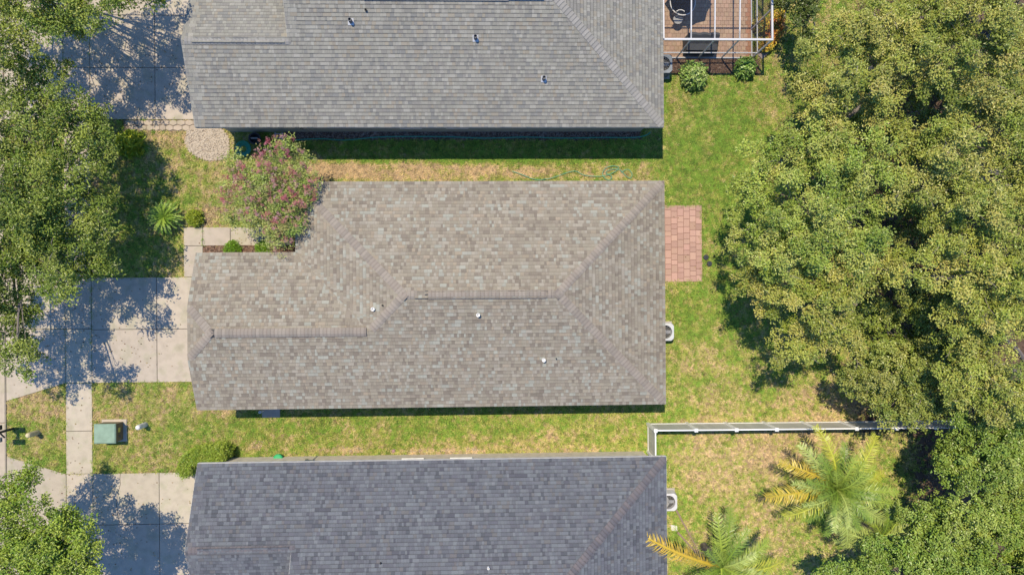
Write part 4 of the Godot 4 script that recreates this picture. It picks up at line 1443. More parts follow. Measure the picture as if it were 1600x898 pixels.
	for q in [[375, 232, 14, 20, 500], [535, 702, 40, 5, 160], [690, 704, 60, 4, 220], [560, 212, 110, 5, 900], [800, 212, 200, 5, 1300], [402, 694, 10, 6, 70], [880, 704, 70, 4, 120]]:
		for k in q[4]:
			var p := P(q[0] + rf(-1, 1) * q[2], q[1] + rf(-1, 1) * q[3])
			if Geometry2D.is_point_in_polygon(Vector2(p.x, p.z), poly): continue
			var r := rf(0.012, 0.03)
			xs.append(Transform3D(Basis(Vector3.UP, rf(0, TAU)).scaled(Vector3(r, r * 0.7, r * 0.8)), p + Vector3(0, 0.015, 0)))
			var kk := rf(0.6, 1.1)
			var c := A(214, 200, 184)
			cs.append(Color(c.r * kk, c.g * kk, c.b * kk))
	st = copies("gravel", rock.mesh(), M.stone, self, xs, cs)
	xs = []
	cs = []
	var chip := MB.new()
	chip.box(Vector3.ZERO, Vector3(0.09, 0.012, 0.025))
	for q in [[390, 389, 72, 5, 900], [325, 335, 28, 16, 260], [1115, 104, 74, 12, 1300], [1500, 450, 120, 440, 6000], [740, 212, 300, 6, 3200], [740, 218, 280, 2, 500]]:
		for k in q[4]:
			var p := P(q[0] + rf(-1, 1) * q[2], q[1] + rf(-1, 1) * q[3])
			xs.append(Transform3D(Basis.from_euler(Vector3(rf(-0.4, 0.4), rf(0, TAU), rf(-0.4, 0.4))).scaled(Vector3.ONE * rf(0.6, 1.3)), p + Vector3(0, 0.022, 0)))
			cs.append(mixc([A(150, 112, 90), A(112, 84, 70), A(186, 156, 130), A(96, 76, 62)], 0.7, 1.2))
	var mc := copies("mulch", chip.mesh(), M.stone, self, xs, cs)
	tag(mc, "brown bark mulch and leaf litter in the beds and under the trees", "mulch", "", "stuff")
	tag(st, "pale loose gravel along the house walls", "gravel", "", "stuff")
	# edging round the croton bed
	var ed := thing("curved_edging", "curved grey stone edging around the orange croton bed", "edging")
	for q in [[1228, 0], [1227, 12], [1226, 24], [1224, 36], [1220, 48], [1215, 59], [1209, 69], [1202, 78], [1195, 86]]:
		var em := MB.new()
		var p := P(q[0] - 4, q[1])
		em.slab(Vector3.ZERO, Vector3(0.30, 0.09, 0.34), 0.02, A(188, 170, 162) * rf(0.9, 1.05))
		var es := part("stone", em.mesh(), M.stone, ed, p + Vector3(0, 0.045, 0))
		es.rotation.y = -clampf((q[1] - 10) / 90.0, 0, 1) * 0.9
		no_grass.append(rect(p.x - 0.2, p.z - 0.18, p.x + 0.2, p.z + 0.18))
var _rock: Mesh
func rock_mesh() -> Mesh:
	if _rock == null:
		var rock := MB.new()
		rock.lathe(Vector3.ZERO, [[0.0, -0.4], [0.7, -0.3], [1.0, 0.0], [0.75, 0.4], [0.3, 0.6], [0.0, 0.62]], 7, A(206, 186, 164))
		_rock = rock.mesh()
	return _rock

# ---------------------------------------------------------------- plants
# a sprig: n separate leaves around a twig end, each a folded pointed leaf
func sprig(sd: int, n: int, rad: float, ll: float, lw: float, tilt: float, flat := 0.5) -> Mesh:
	var r := RandomNumberGenerator.new()
	r.seed = sd
	var mb := MB.new()
	for k in n:
		var an := r.randf() * TAU
		var q := sqrt(r.randf()) * rad
		var o := Vector3(cos(an) * q, r.randf_range(-1, 1) * rad * flat, sin(an) * q)
		var bs := Basis(Vector3.UP, an + r.randf_range(-0.9, 0.9)) * Basis(Vector3.RIGHT, r.randf_range(-tilt, tilt)) * Basis(Vector3.FORWARD, r.randf_range(-tilt, tilt))
		var l := ll * r.randf_range(0.7, 1.25)
		var w := lw * r.randf_range(0.8, 1.2)
		var g := r.randf_range(0.62, 1.32)
		var col := Color(g * r.randf_range(0.9, 1.12), g, g * r.randf_range(0.8, 1.1))
		var a := o + bs * Vector3(-l * 0.5, 0, 0)
		var b := o + bs * Vector3(l * 0.5, -l * 0.12, 0)
		var up := bs * Vector3(0, w * 0.22, 0)
		var s1 := o + bs * Vector3(0, 0, w * 0.5) + up
		var s2 := o + bs * Vector3(0, 0, -w * 0.5) + up
		mb.tri(a, s1, b, bs.y, col)
		mb.tri(a, b, s2, bs.y, col)
	return mb.mesh()
func mixc(cols: Array, lo := 0.85, hi := 1.15) -> Color:
	var a: Color = cols[rng.randi() % cols.size()]
	var b: Color = cols[rng.randi() % cols.size()]
	var c := a.lerp(b, rng.randf())
	var k := rf(lo, hi)
	return Color(c.r * k, c.g * k, c.b * k)
func curve_pts(a: Vector3, b: Vector3, bend: Vector3, n: int) -> Array:
	var out: Array = []
	for k in n + 1:
		var f := float(k) / n
		out.append(a.lerp(b, f) + bend * (4.0 * f * (1.0 - f)) + Vector3(rf(-1, 1), rf(-0.5, 0.5), rf(-1, 1)) * (0.05 if k > 0 and k < n else 0.0))
	return out
func taper(r0: float, r1: float, n: int) -> Array:
	var out: Array = []
	for k in n + 1: out.append(lerpf(r0, r1, float(k) / n))
	return out

# a broadleaf tree: trunk, one limb (with its branches) per mass of foliage, crown of leaf sprigs
func tree(called: String, label: String, at: Vector3, blobs: Array, leaf_mesh: Mesh, cols: Array, o := {}) -> Node3D:
	var t := thing(called, label, o.get("category", "tree"), at, o.get("group", ""))
	var bark: Color = o.get("bark", A(150, 138, 126))
	var fork := Vector3(rf(-0.2, 0.2), o.get("fork", 2.0), rf(-0.2, 0.2))
	var tr: float = o.get("trunk", 0.22)
	var tm := MB.new()
	var tp := curve_pts(Vector3(0, -0.05, 0), fork, Vector3(rf(-0.1, 0.1), 0, rf(-0.1, 0.1)), 6)
	var rad := taper(tr * 1.25, tr * 0.8, 6)
	rad[0] = tr * 1.7
	tm.tube(tp, rad, 9, bark)
	part("trunk", tm.mesh(), M.bark, t)
	var xs: Array = []
	var cs: Array = []
	var density: float = o.get("density", 15.0)
	var per: int = o.get("per", 24)
	var cr: float = o.get("clump", 0.42)
	var squash: float = o.get("squash", 0.62)
	var tk := rf(0.96, 1.2)
	var tint := Color(tk * rf(0.92, 1.12), tk, tk * rf(0.85, 1.1))
	for q in blobs:
		var h: float = q[2]
		var c := P(q[0], q[1], h) - at
		var r: float = q[3] * (CAM_H - h) / FOCAL
		var dens: float = density * (q[4] if q.size() > 4 else 1.0)
		var lm := MB.new()
		var low := c - Vector3(0, r * squash * 0.45, 0)
		var lp := curve_pts(fork - Vector3(0, 0.15, 0), low, Vector3(rf(-0.3, 0.3), 0.15, rf(-0.3, 0.3)), 6)
		lm.tube(lp, taper(tr * o.get("limb", 0.5), minf(0.05, tr * 0.2), 6), 7, bark)
		var nc := int(maxf(8, dens * r * r))
		for k in nc:
			var d := Vector3(rng.randfn(), rng.randfn() + 0.35, rng.randfn()).normalized()
			if d.y < -0.35: d.y = -0.35 * rng.randf()
			var rr := r * pow(rng.randf(), 0.33) * rf(0.86, 1.1)
			var p := c + Vector3(d.x * rr, d.y * rr * squash, d.z * rr)
			if p.y < 0.5: p.y = rf(0.5, 0.9)
			var s: Vector3 = lp[3 + rng.randi() % 4]
			var branch: bool = k % int(o.get("every", 2)) == 0
			if branch:
				lm.tube(curve_pts(s, p - Vector3(0, 0.06, 0), Vector3(rf(-0.4, 0.4), rf(-0.1, 0.25), rf(-0.4, 0.4)), 5), taper(0.022, 0.005, 5), 4, bark, false)
			# bare twig ends that stand out of the leaves
			if branch and rng.randf() < o.get("twigs", 0.35) * 2.0:
				var tw := p + Vector3(rf(-0.4, 0.4), rf(0.0, 0.22), rf(-0.4, 0.4))
				lm.tube([p - Vector3(0, 0.06, 0), p.lerp(tw, 0.5) + Vector3(rf(-0.06, 0.06), 0.06, rf(-0.06, 0.06)), tw], [0.014, 0.010, 0.005], 3, bark * 1.25, false)
			var cc := mixc(cols, 0.8, 1.15)
			cc = Color(cc.r * tint.r, cc.g * tint.g, cc.b * tint.b)
			var cl := cr * rf(0.6, 1.25)
			for j in int(per * rf(0.6, 1.3)):
				var v := Vector3(rng.randfn() * 0.5, rng.randfn() * 0.26, rng.randfn() * 0.5) * cl
				var bs := Basis(Vector3.UP, rf(0, TAU)) * Basis(Vector3.RIGHT, rf(-0.5, 0.5)) * Basis(Vector3.FORWARD, rf(-0.5, 0.5))
				xs.append(Transform3D(bs.scaled(Vector3.ONE * rf(0.75, 1.2)), p + v))
				cs.append(cc.lerp(mixc(cols, 0.8, 1.2), 0.3))
		part("limb", lm.mesh(), M.bark, t)
	copies("crown", leaf_mesh, M.leaf, t, xs, cs).set_meta("kind", "stuff")
	return t

# a feather palm frond along +x: midrib and two ranks of leaflets
func frond(sd: int, L: float, arch: float, ll: float, n: int, col: Color, vee := 0.35, lw := 0.03, start := 0.15) -> Mesh:
	var r := RandomNumberGenerator.new()
	r.seed = sd
	var mb := MB.new()
	var at := func(f: float) -> Vector3:
		return Vector3(L * (f - 0.12 * f * f * arch), L * arch * (0.42 * f - 0.62 * f * f), 0)
	var pts: Array = []
	for k in 9: pts.append(at.call(k / 8.0))
	mb.tube(pts, taper(0.028 * L / 2.0 + 0.006, 0.005, 8), 4, col * 1.15)
	for k in n:
		var f := start + (1.0 - start) * (k + 0.5) / n
		var p: Vector3 = at.call(f)
		var tg: Vector3 = (at.call(minf(f + 0.03, 1.0)) - at.call(f - 0.03)).normalized()
		var l := ll * (0.45 + 0.9 * sin(PI * clampf(0.18 + 0.72 * (f - start) / (1 - start), 0, 1)) - 0.35) * r.randf_range(0.85, 1.12)
		for s in [-1.0, 1.0]:
			var g := r.randf_range(0.8, 1.2)
			var c := Color(col.r * g * r.randf_range(0.94, 1.08), col.g * g, col.b * g)
			var side := (Vector3(0, vee + r.randf_range(-0.55, 0.55), s) + tg * r.randf_range(0.55, 0.85)).normalized()
			var m := p + side * l * 0.5
			var e := p + side * l + Vector3(0, -l * r.randf_range(0.1, 0.4), 0)
			var w := tg * lw * 0.5
			mb.tri(p - w * 0.6, p + w * 0.6, m + w, Vector3.UP, c)
			mb.tri(p - w * 0.6, m + w, m - w, Vector3.UP, c)
			mb.tri(m - w, m + w, e, Vector3.UP, c)
	return mb.mesh()

func bush(called: String, label: String, px: float, py: float, rpx: float, hgt: float, mesh: Mesh, cols: Array, n: int, o := {}):
	var at := P(px, py)
	var r := rpx / 33.5
	var t := thing(called, label, o.get("category", "bush"), at, o.get("group", ""))
	var sm := MB.new()
	for k in 9:
		var an := TAU * k / 9 + rf(-0.2, 0.2)
		sm.tube(curve_pts(Vector3(cos(an), 0, sin(an)) * 0.05, Vector3(cos(an) * r * 0.7, hgt * 0.8, sin(an) * r * 0.7), Vector3(0, 0.05, 0), 3), taper(0.02, 0.008, 3), 5, A(130, 112, 92))
	part("stems", sm.mesh(), M.bark, t)
	var xs: Array = []
	var cs: Array = []
	for k in n:
		var d := Vector3(rng.randfn(), absf(rng.randfn()), rng.randfn()).normalized()
		var rr := pow(rng.randf(), 0.28) * rf(0.85, 1.08)
		var p := Vector3(d.x * r * rr, hgt * (0.15 + 0.85 * d.y * rr), d.z * r * rr)
		xs.append(Transform3D(Basis.from_euler(Vector3(rf(-0.6, 0.6), rf(0, TAU), rf(-0.6, 0.6))).scaled(Vector3.ONE * rf(0.7, 1.2)), p))
		cs.append(mixc(cols, 0.8, 1.2))
	copies("foliage", mesh, M.leaf, t, xs, cs).set_meta("kind", "stuff")
	return t

func build_small_plants():
	var small_leaf := sprig(31, 14, 0.09, 0.055, 0.032, 0.8)
	var broad_leaf := sprig(32, 10, 0.16, 0.14, 0.07, 0.8)
	bush("round_bush", "small clipped round bush beside the sago palm", 307, 341, 12.5, 0.6, small_leaf, [A(190, 200, 56), A(158, 178, 46)], 420)
	bush("low_bush", "low bright green shrub in the mulch bed below the walkway corner", 364, 389.5, 13, 0.35, small_leaf, [A(150, 192, 46), A(124, 168, 40)], 330)
	bush("low_bush", "low bright green shrub in the mulch bed under the pink flowering tree", 411, 388.5, 11, 0.35, small_leaf, [A(150, 192, 46), A(124, 168, 40)], 280)
	bush("leafy_shrub", "full leafy shrub outside the screen enclosure next to the air conditioner", 1080, 121, 20, 0.95, broad_leaf, [A(178, 204, 108), A(146, 184, 82), A(194, 210, 128)], 420)
	bush("leafy_shrub", "small leafy shrub outside the corner of the screen enclosure", 1161, 109, 15, 0.8, broad_leaf, [A(168, 200, 100), A(138, 176, 76)], 260)
	var croton := sprig(33, 12, 0.16, 0.22, 0.05, 0.7)
	for q in [[1210, 30, 11, "yellow green croton in the edged bed by the enclosure"], [1208, 46, 12, "orange and red croton in the edged bed by the enclosure"], [1203, 60, 12, "orange leafed croton at the bend of the edged bed"], [1194, 73, 9, "yellow croton at the enclosure corner"], [1186, 42, 8, "yellow leafed croton showing just behind the patio screen"]]:
		var cl: Array = [A(248, 206, 90), A(240, 150, 80), A(224, 116, 72), A(200, 200, 84)]
		if "yellow" in q[3]: cl = [A(250, 220, 92), A(206, 210, 80), A(240, 184, 80)]
		bush("croton", q[3], q[0], q[1], q[2], 0.6, croton, cl, 90, {"category": "shrub", "group": "crotons by the enclosure"})
	bush("leafy_shrub", "dark leafy shrub at the edge of the croton bed by the lawn", 1214, 10, 13, 0.7, broad_leaf, [A(96, 110, 60), A(120, 130, 60)], 160)
	# bright strap-leafed plant by the sidewalk tree
	bush("spreading_plant", "bright yellow green spreading plant at the edge of the oak shade", 207, 226, 20, 0.8, sprig(34, 9, 0.22, 0.4, 0.07, 0.6), [A(216, 216, 66), A(178, 196, 56), A(140, 170, 50)], 110, {"category": "plant"})
	# hedge round the corner of the lower house
	var hp: Array = []
	for q in [[302, 728], [306, 714], [316, 707], [330, 705], [346, 703], [357, 701]]: hp.append(P(q[0], q[1]))
	var t := thing("hedge", "clipped green hedge curving round the corner of the charcoal shingled house", "hedge")
	var xs: Array = []
	var cs: Array = []
	var hs := MB.new()
	for k in 5200:
		var f := rng.randf() * (hp.size() - 1)
		var i := int(f)
		var c: Vector3 = hp[i].lerp(hp[i + 1], f - i)
		var d := Vector3(rng.randfn(), absf(rng.randfn()), rng.randfn()).normalized()
		var rr := pow(rng.randf(), 0.25)
		var y := clampf(d.y * 1.35, 0.0, 1.0)
		var p := c + Vector3(d.x * 0.40 * rr, 0.12 + 1.0 * y * rr, d.z * 0.40 * rr)
		xs.append(Transform3D(Basis.from_euler(Vector3(rf(-0.5, 0.5), rf(0, TAU), rf(-0.5, 0.5))).scaled(Vector3.ONE * rf(0.8, 1.2)), p))
		cs.append(mixc([A(176, 196, 66), A(140, 172, 52), A(194, 206, 84)], 0.85, 1.2))
	for c in hp:
		for k in 3: hs.tube([c + Vector3(0, 0, 0), c + Vector3(rf(-0.25, 0.25), 0.8, rf(-0.25, 0.25))], [0.025, 0.012], 5, A(120, 104, 86))
	part("stems", hs.mesh(), M.bark, t)
	copies("foliage", small_leaf, M.leaf, t, xs, cs).set_meta("kind", "stuff")
	# sago palm
	var sp := thing("sago_palm", "dark green sago palm with a full ring of stiff fronds", "palm", P(264, 341))
	var tm := MB.new()
	tm.lathe(Vector3.ZERO, [[0.16, 0.0], [0.2, 0.15], [0.17, 0.42], [0.08, 0.5], [0.0, 0.51]], 12, A(110, 90, 70))
	part("trunk", tm.mesh(), M.bark, sp)
	var fr: Array = []
	for k in 4: fr.append(frond(50 + k, rf(0.88, 1.02), 0.55, 0.11, 30, A(168, 194, 76).lerp(A(124, 158, 58), k / 3.0), 0.3, 0.03, 0.06))
	for k in 54:
		var f := part("frond", fr[k % 4], M.leaf, sp, Vector3(0, 0.47, 0))
		f.basis = Basis(Vector3.UP, k * 2.399963 + rf(-0.1, 0.1)) * Basis(Vector3.BACK, lerpf(-0.2, 0.95, pow(k / 54.0, 1.1))) * Basis(Vector3.RIGHT, rf(-0.3, 0.3))
		f.scale *= lerpf(1.0, 0.72, k / 54.0)
	# crape myrtle
	var myrtle := tree("crape_myrtle", "crape myrtle in pink bloom leaning over the brown shingled roof", P(418, 330), [[420, 300, 3.0, 46], [385, 270, 2.6, 34], [440, 255, 2.9, 36], [470, 285, 3.1, 26], [448, 335, 3.1, 34], [395, 320, 2.6, 34], [362, 300, 2.2, 22], [372, 340, 2.0, 20, 0.7], [432, 368, 2.7, 26], [478, 312, 3.1, 16, 0.8]],
		sprig(41, 12, 0.15, 0.075, 0.038, 0.9, 0.7), [A(186, 204, 98), A(156, 182, 78), A(210, 212, 126), A(180, 168, 104)], {"trunk": 0.08, "fork": 0.7, "density": 38.0, "per": 12, "clump": 0.36, "bark": A(176, 150, 128), "twigs": 0.5, "category": "flowering tree"})
	var petal := sprig(42, 22, 0.085, 0.036, 0.032, 1.2, 1.0)
	xs = []
	cs = []
	for q in [[420, 300, 3.0, 52], [440, 252, 2.95, 38], [472, 283, 3.1, 28], [448, 338, 3.15, 38], [390, 275, 2.7, 34], [380, 325, 2.5, 32], [434, 368, 2.8, 24], [415, 236, 2.9, 20], [480, 310, 3.1, 16], [360, 300, 2.3, 22]]:
		var c := P(q[0], q[1], q[2]) - myrtle.position
		var r: float = q[3] / 37.0
		for k in int(r * r * 32):
			var an := rf(0, TAU)
			var rr := sqrt(rng.randf()) * r
			var p := c + Vector3(cos(an) * rr, 0.62 * r * sqrt(maxf(0.0, 1.0 - rr * rr / (r * r))) + rf(0.0, 0.15), sin(an) * rr)
			var pc := mixc([A(240, 146, 158), A(222, 112, 132), A(240, 182, 184), A(210, 150, 134)], 0.85, 1.1)
			for j in 1 + rng.randi() % 4:
				xs.append(Transform3D(Basis.from_euler(Vector3(rf(-1, 1), rf(0, TAU), rf(-1, 1))).scaled(Vector3.ONE * rf(0.6, 1.15)), p + Vector3(rf(-0.1, 0.1), rf(-0.02, 0.06), rf(-0.1, 0.1))))
				cs.append(pc)
	copies("blossoms", petal, M.petal, myrtle, xs, cs).set_meta("kind", "stuff")

func palm(label: String, at: Vector3, hgt: float, list: Array, variants: Array, lean := Vector3.ZERO):
	var t := thing("feather_palm", label, "palm", at)
	var tm := MB.new()
	tm.tube(curve_pts(Vector3(0, -0.05, 0), Vector3(lean.x, hgt, lean.z), Vector3.ZERO, 7), taper(0.17, 0.11, 7), 10, A(150, 138, 122))
	part("trunk", tm.mesh(), M.bark, t)
	for q in list:
		# [heading in degrees in the picture (0 to the right, 90 down), length, lift, variant]
		var f := part("frond", variants[q[3]], M.leaf, t, Vector3(lean.x, hgt - 0.03, lean.z))
		f.basis = Basis(Vector3.UP, -deg_to_rad(q[0] + rf(-9, 9))) * Basis(Vector3.BACK, q[2] + rf(-0.08, 0.08)) * Basis(Vector3.RIGHT, rf(-0.5, 0.5)) * Basis.IDENTITY.scaled(Vector3.ONE * q[1] * rf(1.0, 1.14))
func ground_under(px: float, py: float, h: float) -> Vector3:
	var p := P(px, py, h)
	return Vector3(p.x, 0, p.z)
func build_palms():
	var v: Array = []
	for c in [A(166, 184, 72), A(138, 164, 62), A(196, 198, 70), A(214, 188, 68), A(184, 198, 104)]:
		v.append(frond(70 + v.size(), 1.0, 1.05, 0.19, 62, c, 0.1, 0.0125, 0.08))
	v.append(frond(88, 1.0, 0.9, 0.105, 84, A(218, 184, 66), 0.15, 0.0075, 0.12))
	# a full crown: old low fronds yellow on the sunny side, young ones steep in the middle
	var list: Array = [[-150, 2.6, 0.25, 3], [-178, 2.9, 0.1, 3], [166, 2.8, 0.12, 2], [143, 2.5, 0.2, 2], [-97, 3.1, 0.3, 2], [-62, 2.9, 0.35, 2], [-122, 2.6, 0.35, 4], [28, 2.7, 0.3, 4], [78, 2.6, 0.25, 4], [-15, 2.3, 0.3, 2]]
	for k in 24:
		list.append([k * 137.5, rf(1.7, 2.4), 0.3 + 0.9 * k / 24.0, [0, 1, 1, 0, 4][k % 5]])
	palm("full feather palm with yellowing lower fronds on the fenced lawn", ground_under(1304, 762, 2.7), 2.7, list, v)
	palm("feather palm with a golden frond reaching over the charcoal shingled roof", ground_under(1128, 886, 2.4), 2.4, [[-156, 4.7, 0.22, 5], [-100, 2.5, 0.35, 0], [-78, 2.6, 0.1, 1], [-20, 2.6, 0.15, 2], [-30, 2.2, 0.4, 0], [0, 2.4, 0.2, 1], [30, 2.4, 0.2, 0], [70, 2.4, 0.3, 1], [110, 2.4, 0.3, 0], [150, 2.3, 0.3, 1], [-120, 1.7, 0.8, 0], [60, 1.7, 0.8, 1], [-50, 1.8, 0.7, 4], [-8, 2.8, 0.3, 2], [-35, 2.6, 0.45, 0], [15, 2.5, 0.4, 4], [-65, 2.2, 0.6, 1], [180, 2.0, 0.5, 1], [-130, 1.9, 0.9, 1], [10, 1.8, 0.9, 0], [50, 2.4, 0.4, 4]], v)
	palm("low palm half hidden by the green leafed tree beside the fenced lawn", ground_under(1378, 838, 2.6), 2.6, [[-176, 2.6, 0.3, 4], [-35, 2.6, 0.3, 4], [-160, 2.0, 0.2, 4], [170, 2.1, 0.15, 4], [-130, 1.8, 0.4, 0], [-60, 1.9, 0.3, 0], [-30, 2.2, 0.2, 4], [-15, 2.2, 0.15, 0], [140, 1.9, 0.2, 0], [110, 1.8, 0.2, 1], [-95, 1.7, 0.5, 1], [20, 1.8, 0.3, 1]], v)
	# fallen dead fronds by the lower house
	var dead := frond(91, 3.2, 0.08, 0.28, 40, A(176, 150, 128), 0.05, 0.016, 0.35)
	for q in [[1054, 792, 62, "long dead palm frond lying on the lawn below the air conditioner"], [1058, 830, 48, "dry grey palm frond lying along the charcoal shingled house"]]:
		var o := part(numbered("dead_frond"), dead, M.leaf, self, P(q[0], q[1]) + Vector3(0, 0.12, 0))
		o.rotation.y = -deg_to_rad(q[2])
		tag(o, q[3], "palm frond")

func build_trees():
	var oak := sprig(11, 18, 0.20, 0.10, 0.054, 0.8, 0.6)
	var oak2 := sprig(12, 16, 0.19, 0.10, 0.054, 0.8, 0.6)
	var round_leaf := sprig(13, 13, 0.19, 0.105, 0.07, 0.7, 0.5)
	var yellow := [A(190, 200, 92), A(166, 184, 76), A(140, 162, 62), A(210, 206, 112)]
	var mid := [A(160, 172, 76), A(132, 150, 64), A(180, 182, 92)]
	var green := [A(148, 172, 66), A(122, 150, 54), A(172, 186, 84)]
	var street := [A(144, 166, 64), A(118, 144, 54), A(176, 186, 86)]
	var so := {"trunk": 0.17, "fork": 1.7, "density": 21.0, "per": 8, "clump": 0.30, "twigs": 0.45, "squash": 0.5, "every": 4, "limb": 0.28, "group": "street oaks"}
	# street oaks
	tree("street_oak", "large street oak spreading over the pavement beside the brown house driveway", P(62, 320), [[60, 300, 4.0, 78], [120, 220, 3.4, 60], [145, 300, 2.8, 40, 0.7], [120, 380, 3.2, 60], [60, 410, 3.6, 60], [30, 190, 4.0, 70], [70, 140, 3.4, 50], [0, 330, 4.4, 90], [150, 200, 2.9, 34, 0.8], [25, 500, 3.4, 38], [-20, 470, 4.0, 60, 0.6], [150, 405, 2.8, 30, 0.7], [40, 545, 3.2, 20, 0.7], [-60, 540, 5.0, 60, 0.6], [30, 95, 3.4, 34], [-90, 430, 5.0, 80, 0.75], [-110, 520, 5.0, 60, 0.75], [90, 440, 4.8, 42, 0.6], [150, 350, 3.6, 36], [20, 560, 4.8, 34, 0.8], [-70, 250, 4.6, 80]], oak2, street, so)
	tree("street_oak", "street oak whose branches hang over the shaded driveway of the grey house", P(40, -40), [[40, -40, 4.6, 70, 0.6], [105, 10, 4.4, 38], [120, 40, 4.0, 20, 0.7], [60, -20, 5.2, 60, 0.5], [150, -30, 4.6, 56, 0.8], [200, -50, 4.6, 50, 0.8], [170, -10, 4.4, 22, 0.7], [85, 30, 4.2, 22, 0.7], [250, -5, 4.4, 16, 0.6], [110, -100, 5.0, 70, 0.8], [-60, -70, 5.0, 80, 0.8], [-110, -20, 5.0, 70, 0.8], [20, 20, 4.4, 36, 0.8], [70, 40, 5.0, 44, 0.8], [130, 20, 5.0, 34, 0.8], [185, -25, 5.2, 46, 0.7], [-20, 60, 5.0, 50], [220, -8, 4.2, 14, 0.7]], oak2, street, so)
	tree("street_oak", "dense street oak beside the cracked driveway of the charcoal shingled house", P(55, 850), [[50, 830, 4.2, 70], [20, 770, 3.8, 36], [100, 850, 4.4, 52], [40, 900, 4.6, 70], [118, 815, 4.0, 24, 0.8], [110, 900, 4.6, 50], [45, 745, 3.6, 15, 0.6], [-20, 830, 4.4, 60], [0, 950, 5, 70], [70, 880, 5.0, 60], [125, 862, 5.0, 42, 0.6], [135, 905, 5.0, 40, 0.6]], oak2, [A(150, 176, 60), A(124, 156, 50), A(180, 194, 78)], so)
	# back lot oaks
	var bo := {"trunk": 0.26, "fork": 2.6, "density": 9.5, "per": 17, "clump": 0.36, "twigs": 0.5, "squash": 0.85, "group": "oaks behind the houses"}
	tree("live_oak", "yellow green oak behind the croton bed and screened patio", P(1330, 130), [[1320, 110, 6.4, 88], [1275, 150, 5.6, 50], [1385, 70, 6.4, 60], [1330, 45, 6.0, 50], [1300, 200, 6.0, 46], [1390, 170, 6.2, 50]], oak, yellow, bo)
	tree("live_oak", "broad yellow green oak overhanging the back lawn opposite the pink patio", P(1275, 330), [[1265, 320, 6.2, 100], [1195, 290, 5.2, 52], [1180, 370, 5.0, 50], [1235, 400, 6.0, 66], [1330, 270, 6.4, 70], [1330, 370, 6.4, 66], [1215, 235, 5.4, 50], [1280, 230, 6.0, 46]], oak, yellow, bo)
	tree("live_oak", "rounded oak bough casting leaf shade on the lawn near the fence", P(1290, 470), [[1260, 480, 5.6, 70], [1200, 450, 5.0, 46], [1240, 540, 5.0, 46], [1310, 430, 6.0, 54], [1180, 420, 5.0, 28, 0.8], [1300, 520, 4.6, 40]], oak, yellow, bo)
	tree("live_oak", "tall oak beyond the first row with dark gaps beside it, near the patio enclosure side", P(1490, 80), [[1490, 90, 7.0, 90], [1450, 20, 6.4, 44], [1560, 30, 7.0, 80], [1610, -10, 6.6, 60], [1500, -10, 6.4, 50], [1520, 150, 6.8, 60], [1600, 110, 7.0, 60]], oak, yellow, bo)
	tree("live_oak", "wide oak with grey bare twigs deep in the back lot", P(1530, 290), [[1470, 250, 6.6, 80], [1560, 210, 6.8, 60], [1500, 330, 6.8, 76], [1590, 340, 7.0, 70], [1600, 260, 6.6, 50], [1400, 290, 6.4, 44], [1430, 220, 6.4, 46]], oak, yellow, bo)
	tree("live_oak", "oak with sunlit crown beside the dark hollow in the back lot", P(1470, 430), [[1470, 410, 6.4, 66], [1560, 430, 6.6, 74], [1390, 420, 6.0, 40], [1520, 490, 6.2, 54], [1610, 470, 6.6, 50], [1625, 400, 6.6, 50]], oak, yellow, bo)
	tree("live_oak", "yellow green oak growing past the far end of the white fence", P(1550, 590), [[1540, 560, 6.0, 64], [1590, 620, 6.0, 60], [1500, 600, 5.4, 46], [1560, 500, 6.0, 44], [1500, 545, 5.4, 30]], oak, mid + yellow, bo)
	tree("broadleaf_tree", "low green tree in the shaded hollow beside the white fence", P(1400, 585), [[1390, 590, 3.6, 66, 0.8], [1340, 560, 3.4, 40, 0.8], [1430, 630, 3.6, 46, 0.8], [1460, 570, 3.4, 50, 0.6], [1350, 610, 3.0, 34, 0.7]], round_leaf, mid, {"trunk": 0.14, "fork": 1.4, "density": 12.0, "per": 16, "clump": 0.42, "twigs": 0.5})
	tree("broadleaf_tree", "glossy green tree across the fence from the yellow green oaks", P(1545, 740), [[1540, 720, 4.6, 76], [1600, 780, 4.8, 70], [1520, 800, 4.4, 60], [1590, 690, 4.6, 50], [1490, 700, 3.8, 26]], round_leaf, green, {"trunk": 0.18, "fork": 1.8, "density": 15.0, "per": 22, "clump": 0.45, "twigs": 0.25})
	tree("broadleaf_tree", "glossy green tree pressing against the low palm at the lawn edge", P(1430, 870), [[1405, 895, 3.8, 56], [1345, 900, 3.2, 36], [1470, 850, 4.2, 56], [1480, 910, 4.4, 70], [1440, 800, 3.6, 34, 0.8], [1300, 905, 3.4, 26]], round_leaf, green, {"trunk": 0.18, "fork": 1.6, "density": 15.0, "per": 22, "clump": 0.45, "twigs": 0.25})
	tree("broadleaf_tree", "glossy green tree behind the others with its crown over the litter", P(1580, 880), [[1570, 870, 4.6, 70], [1620, 930, 4.8, 70], [1530, 930, 4.4, 50]], round_leaf, green, {"trunk": 0.18, "fork": 1.8, "density": 15.0, "per": 22, "clump": 0.45, "twigs": 0.25})
	var un := {"trunk": 0.1, "fork": 0.9, "density": 12.0, "per": 14, "clump": 0.45, "twigs": 0.4, "group": "added low trees darkening the gaps below the oaks"}  # low trees added so the sunlit gaps between the oaks go dark
	for q in [[1440, 70, 60], [1475, 160, 60], [1420, 330, 70], [1560, 290, 90], [1400, 490, 80], [1500, 470, 70], [1600, 470, 60], [1590, 400, 70], [1370, 230, 60], [1590, 180, 60], [1400, 5, 60], [1590, 100, 60], [1480, 0, 60], [1450, 560, 60], [1540, 640, 60]]:
		tree("added_undergrowth_tree", "added low green tree darkening the gaps beneath the oak crowns", ground_under(q[0], q[1], 2.4), [[q[0], q[1], 2.4, q[2]]], round_leaf, mid, un)
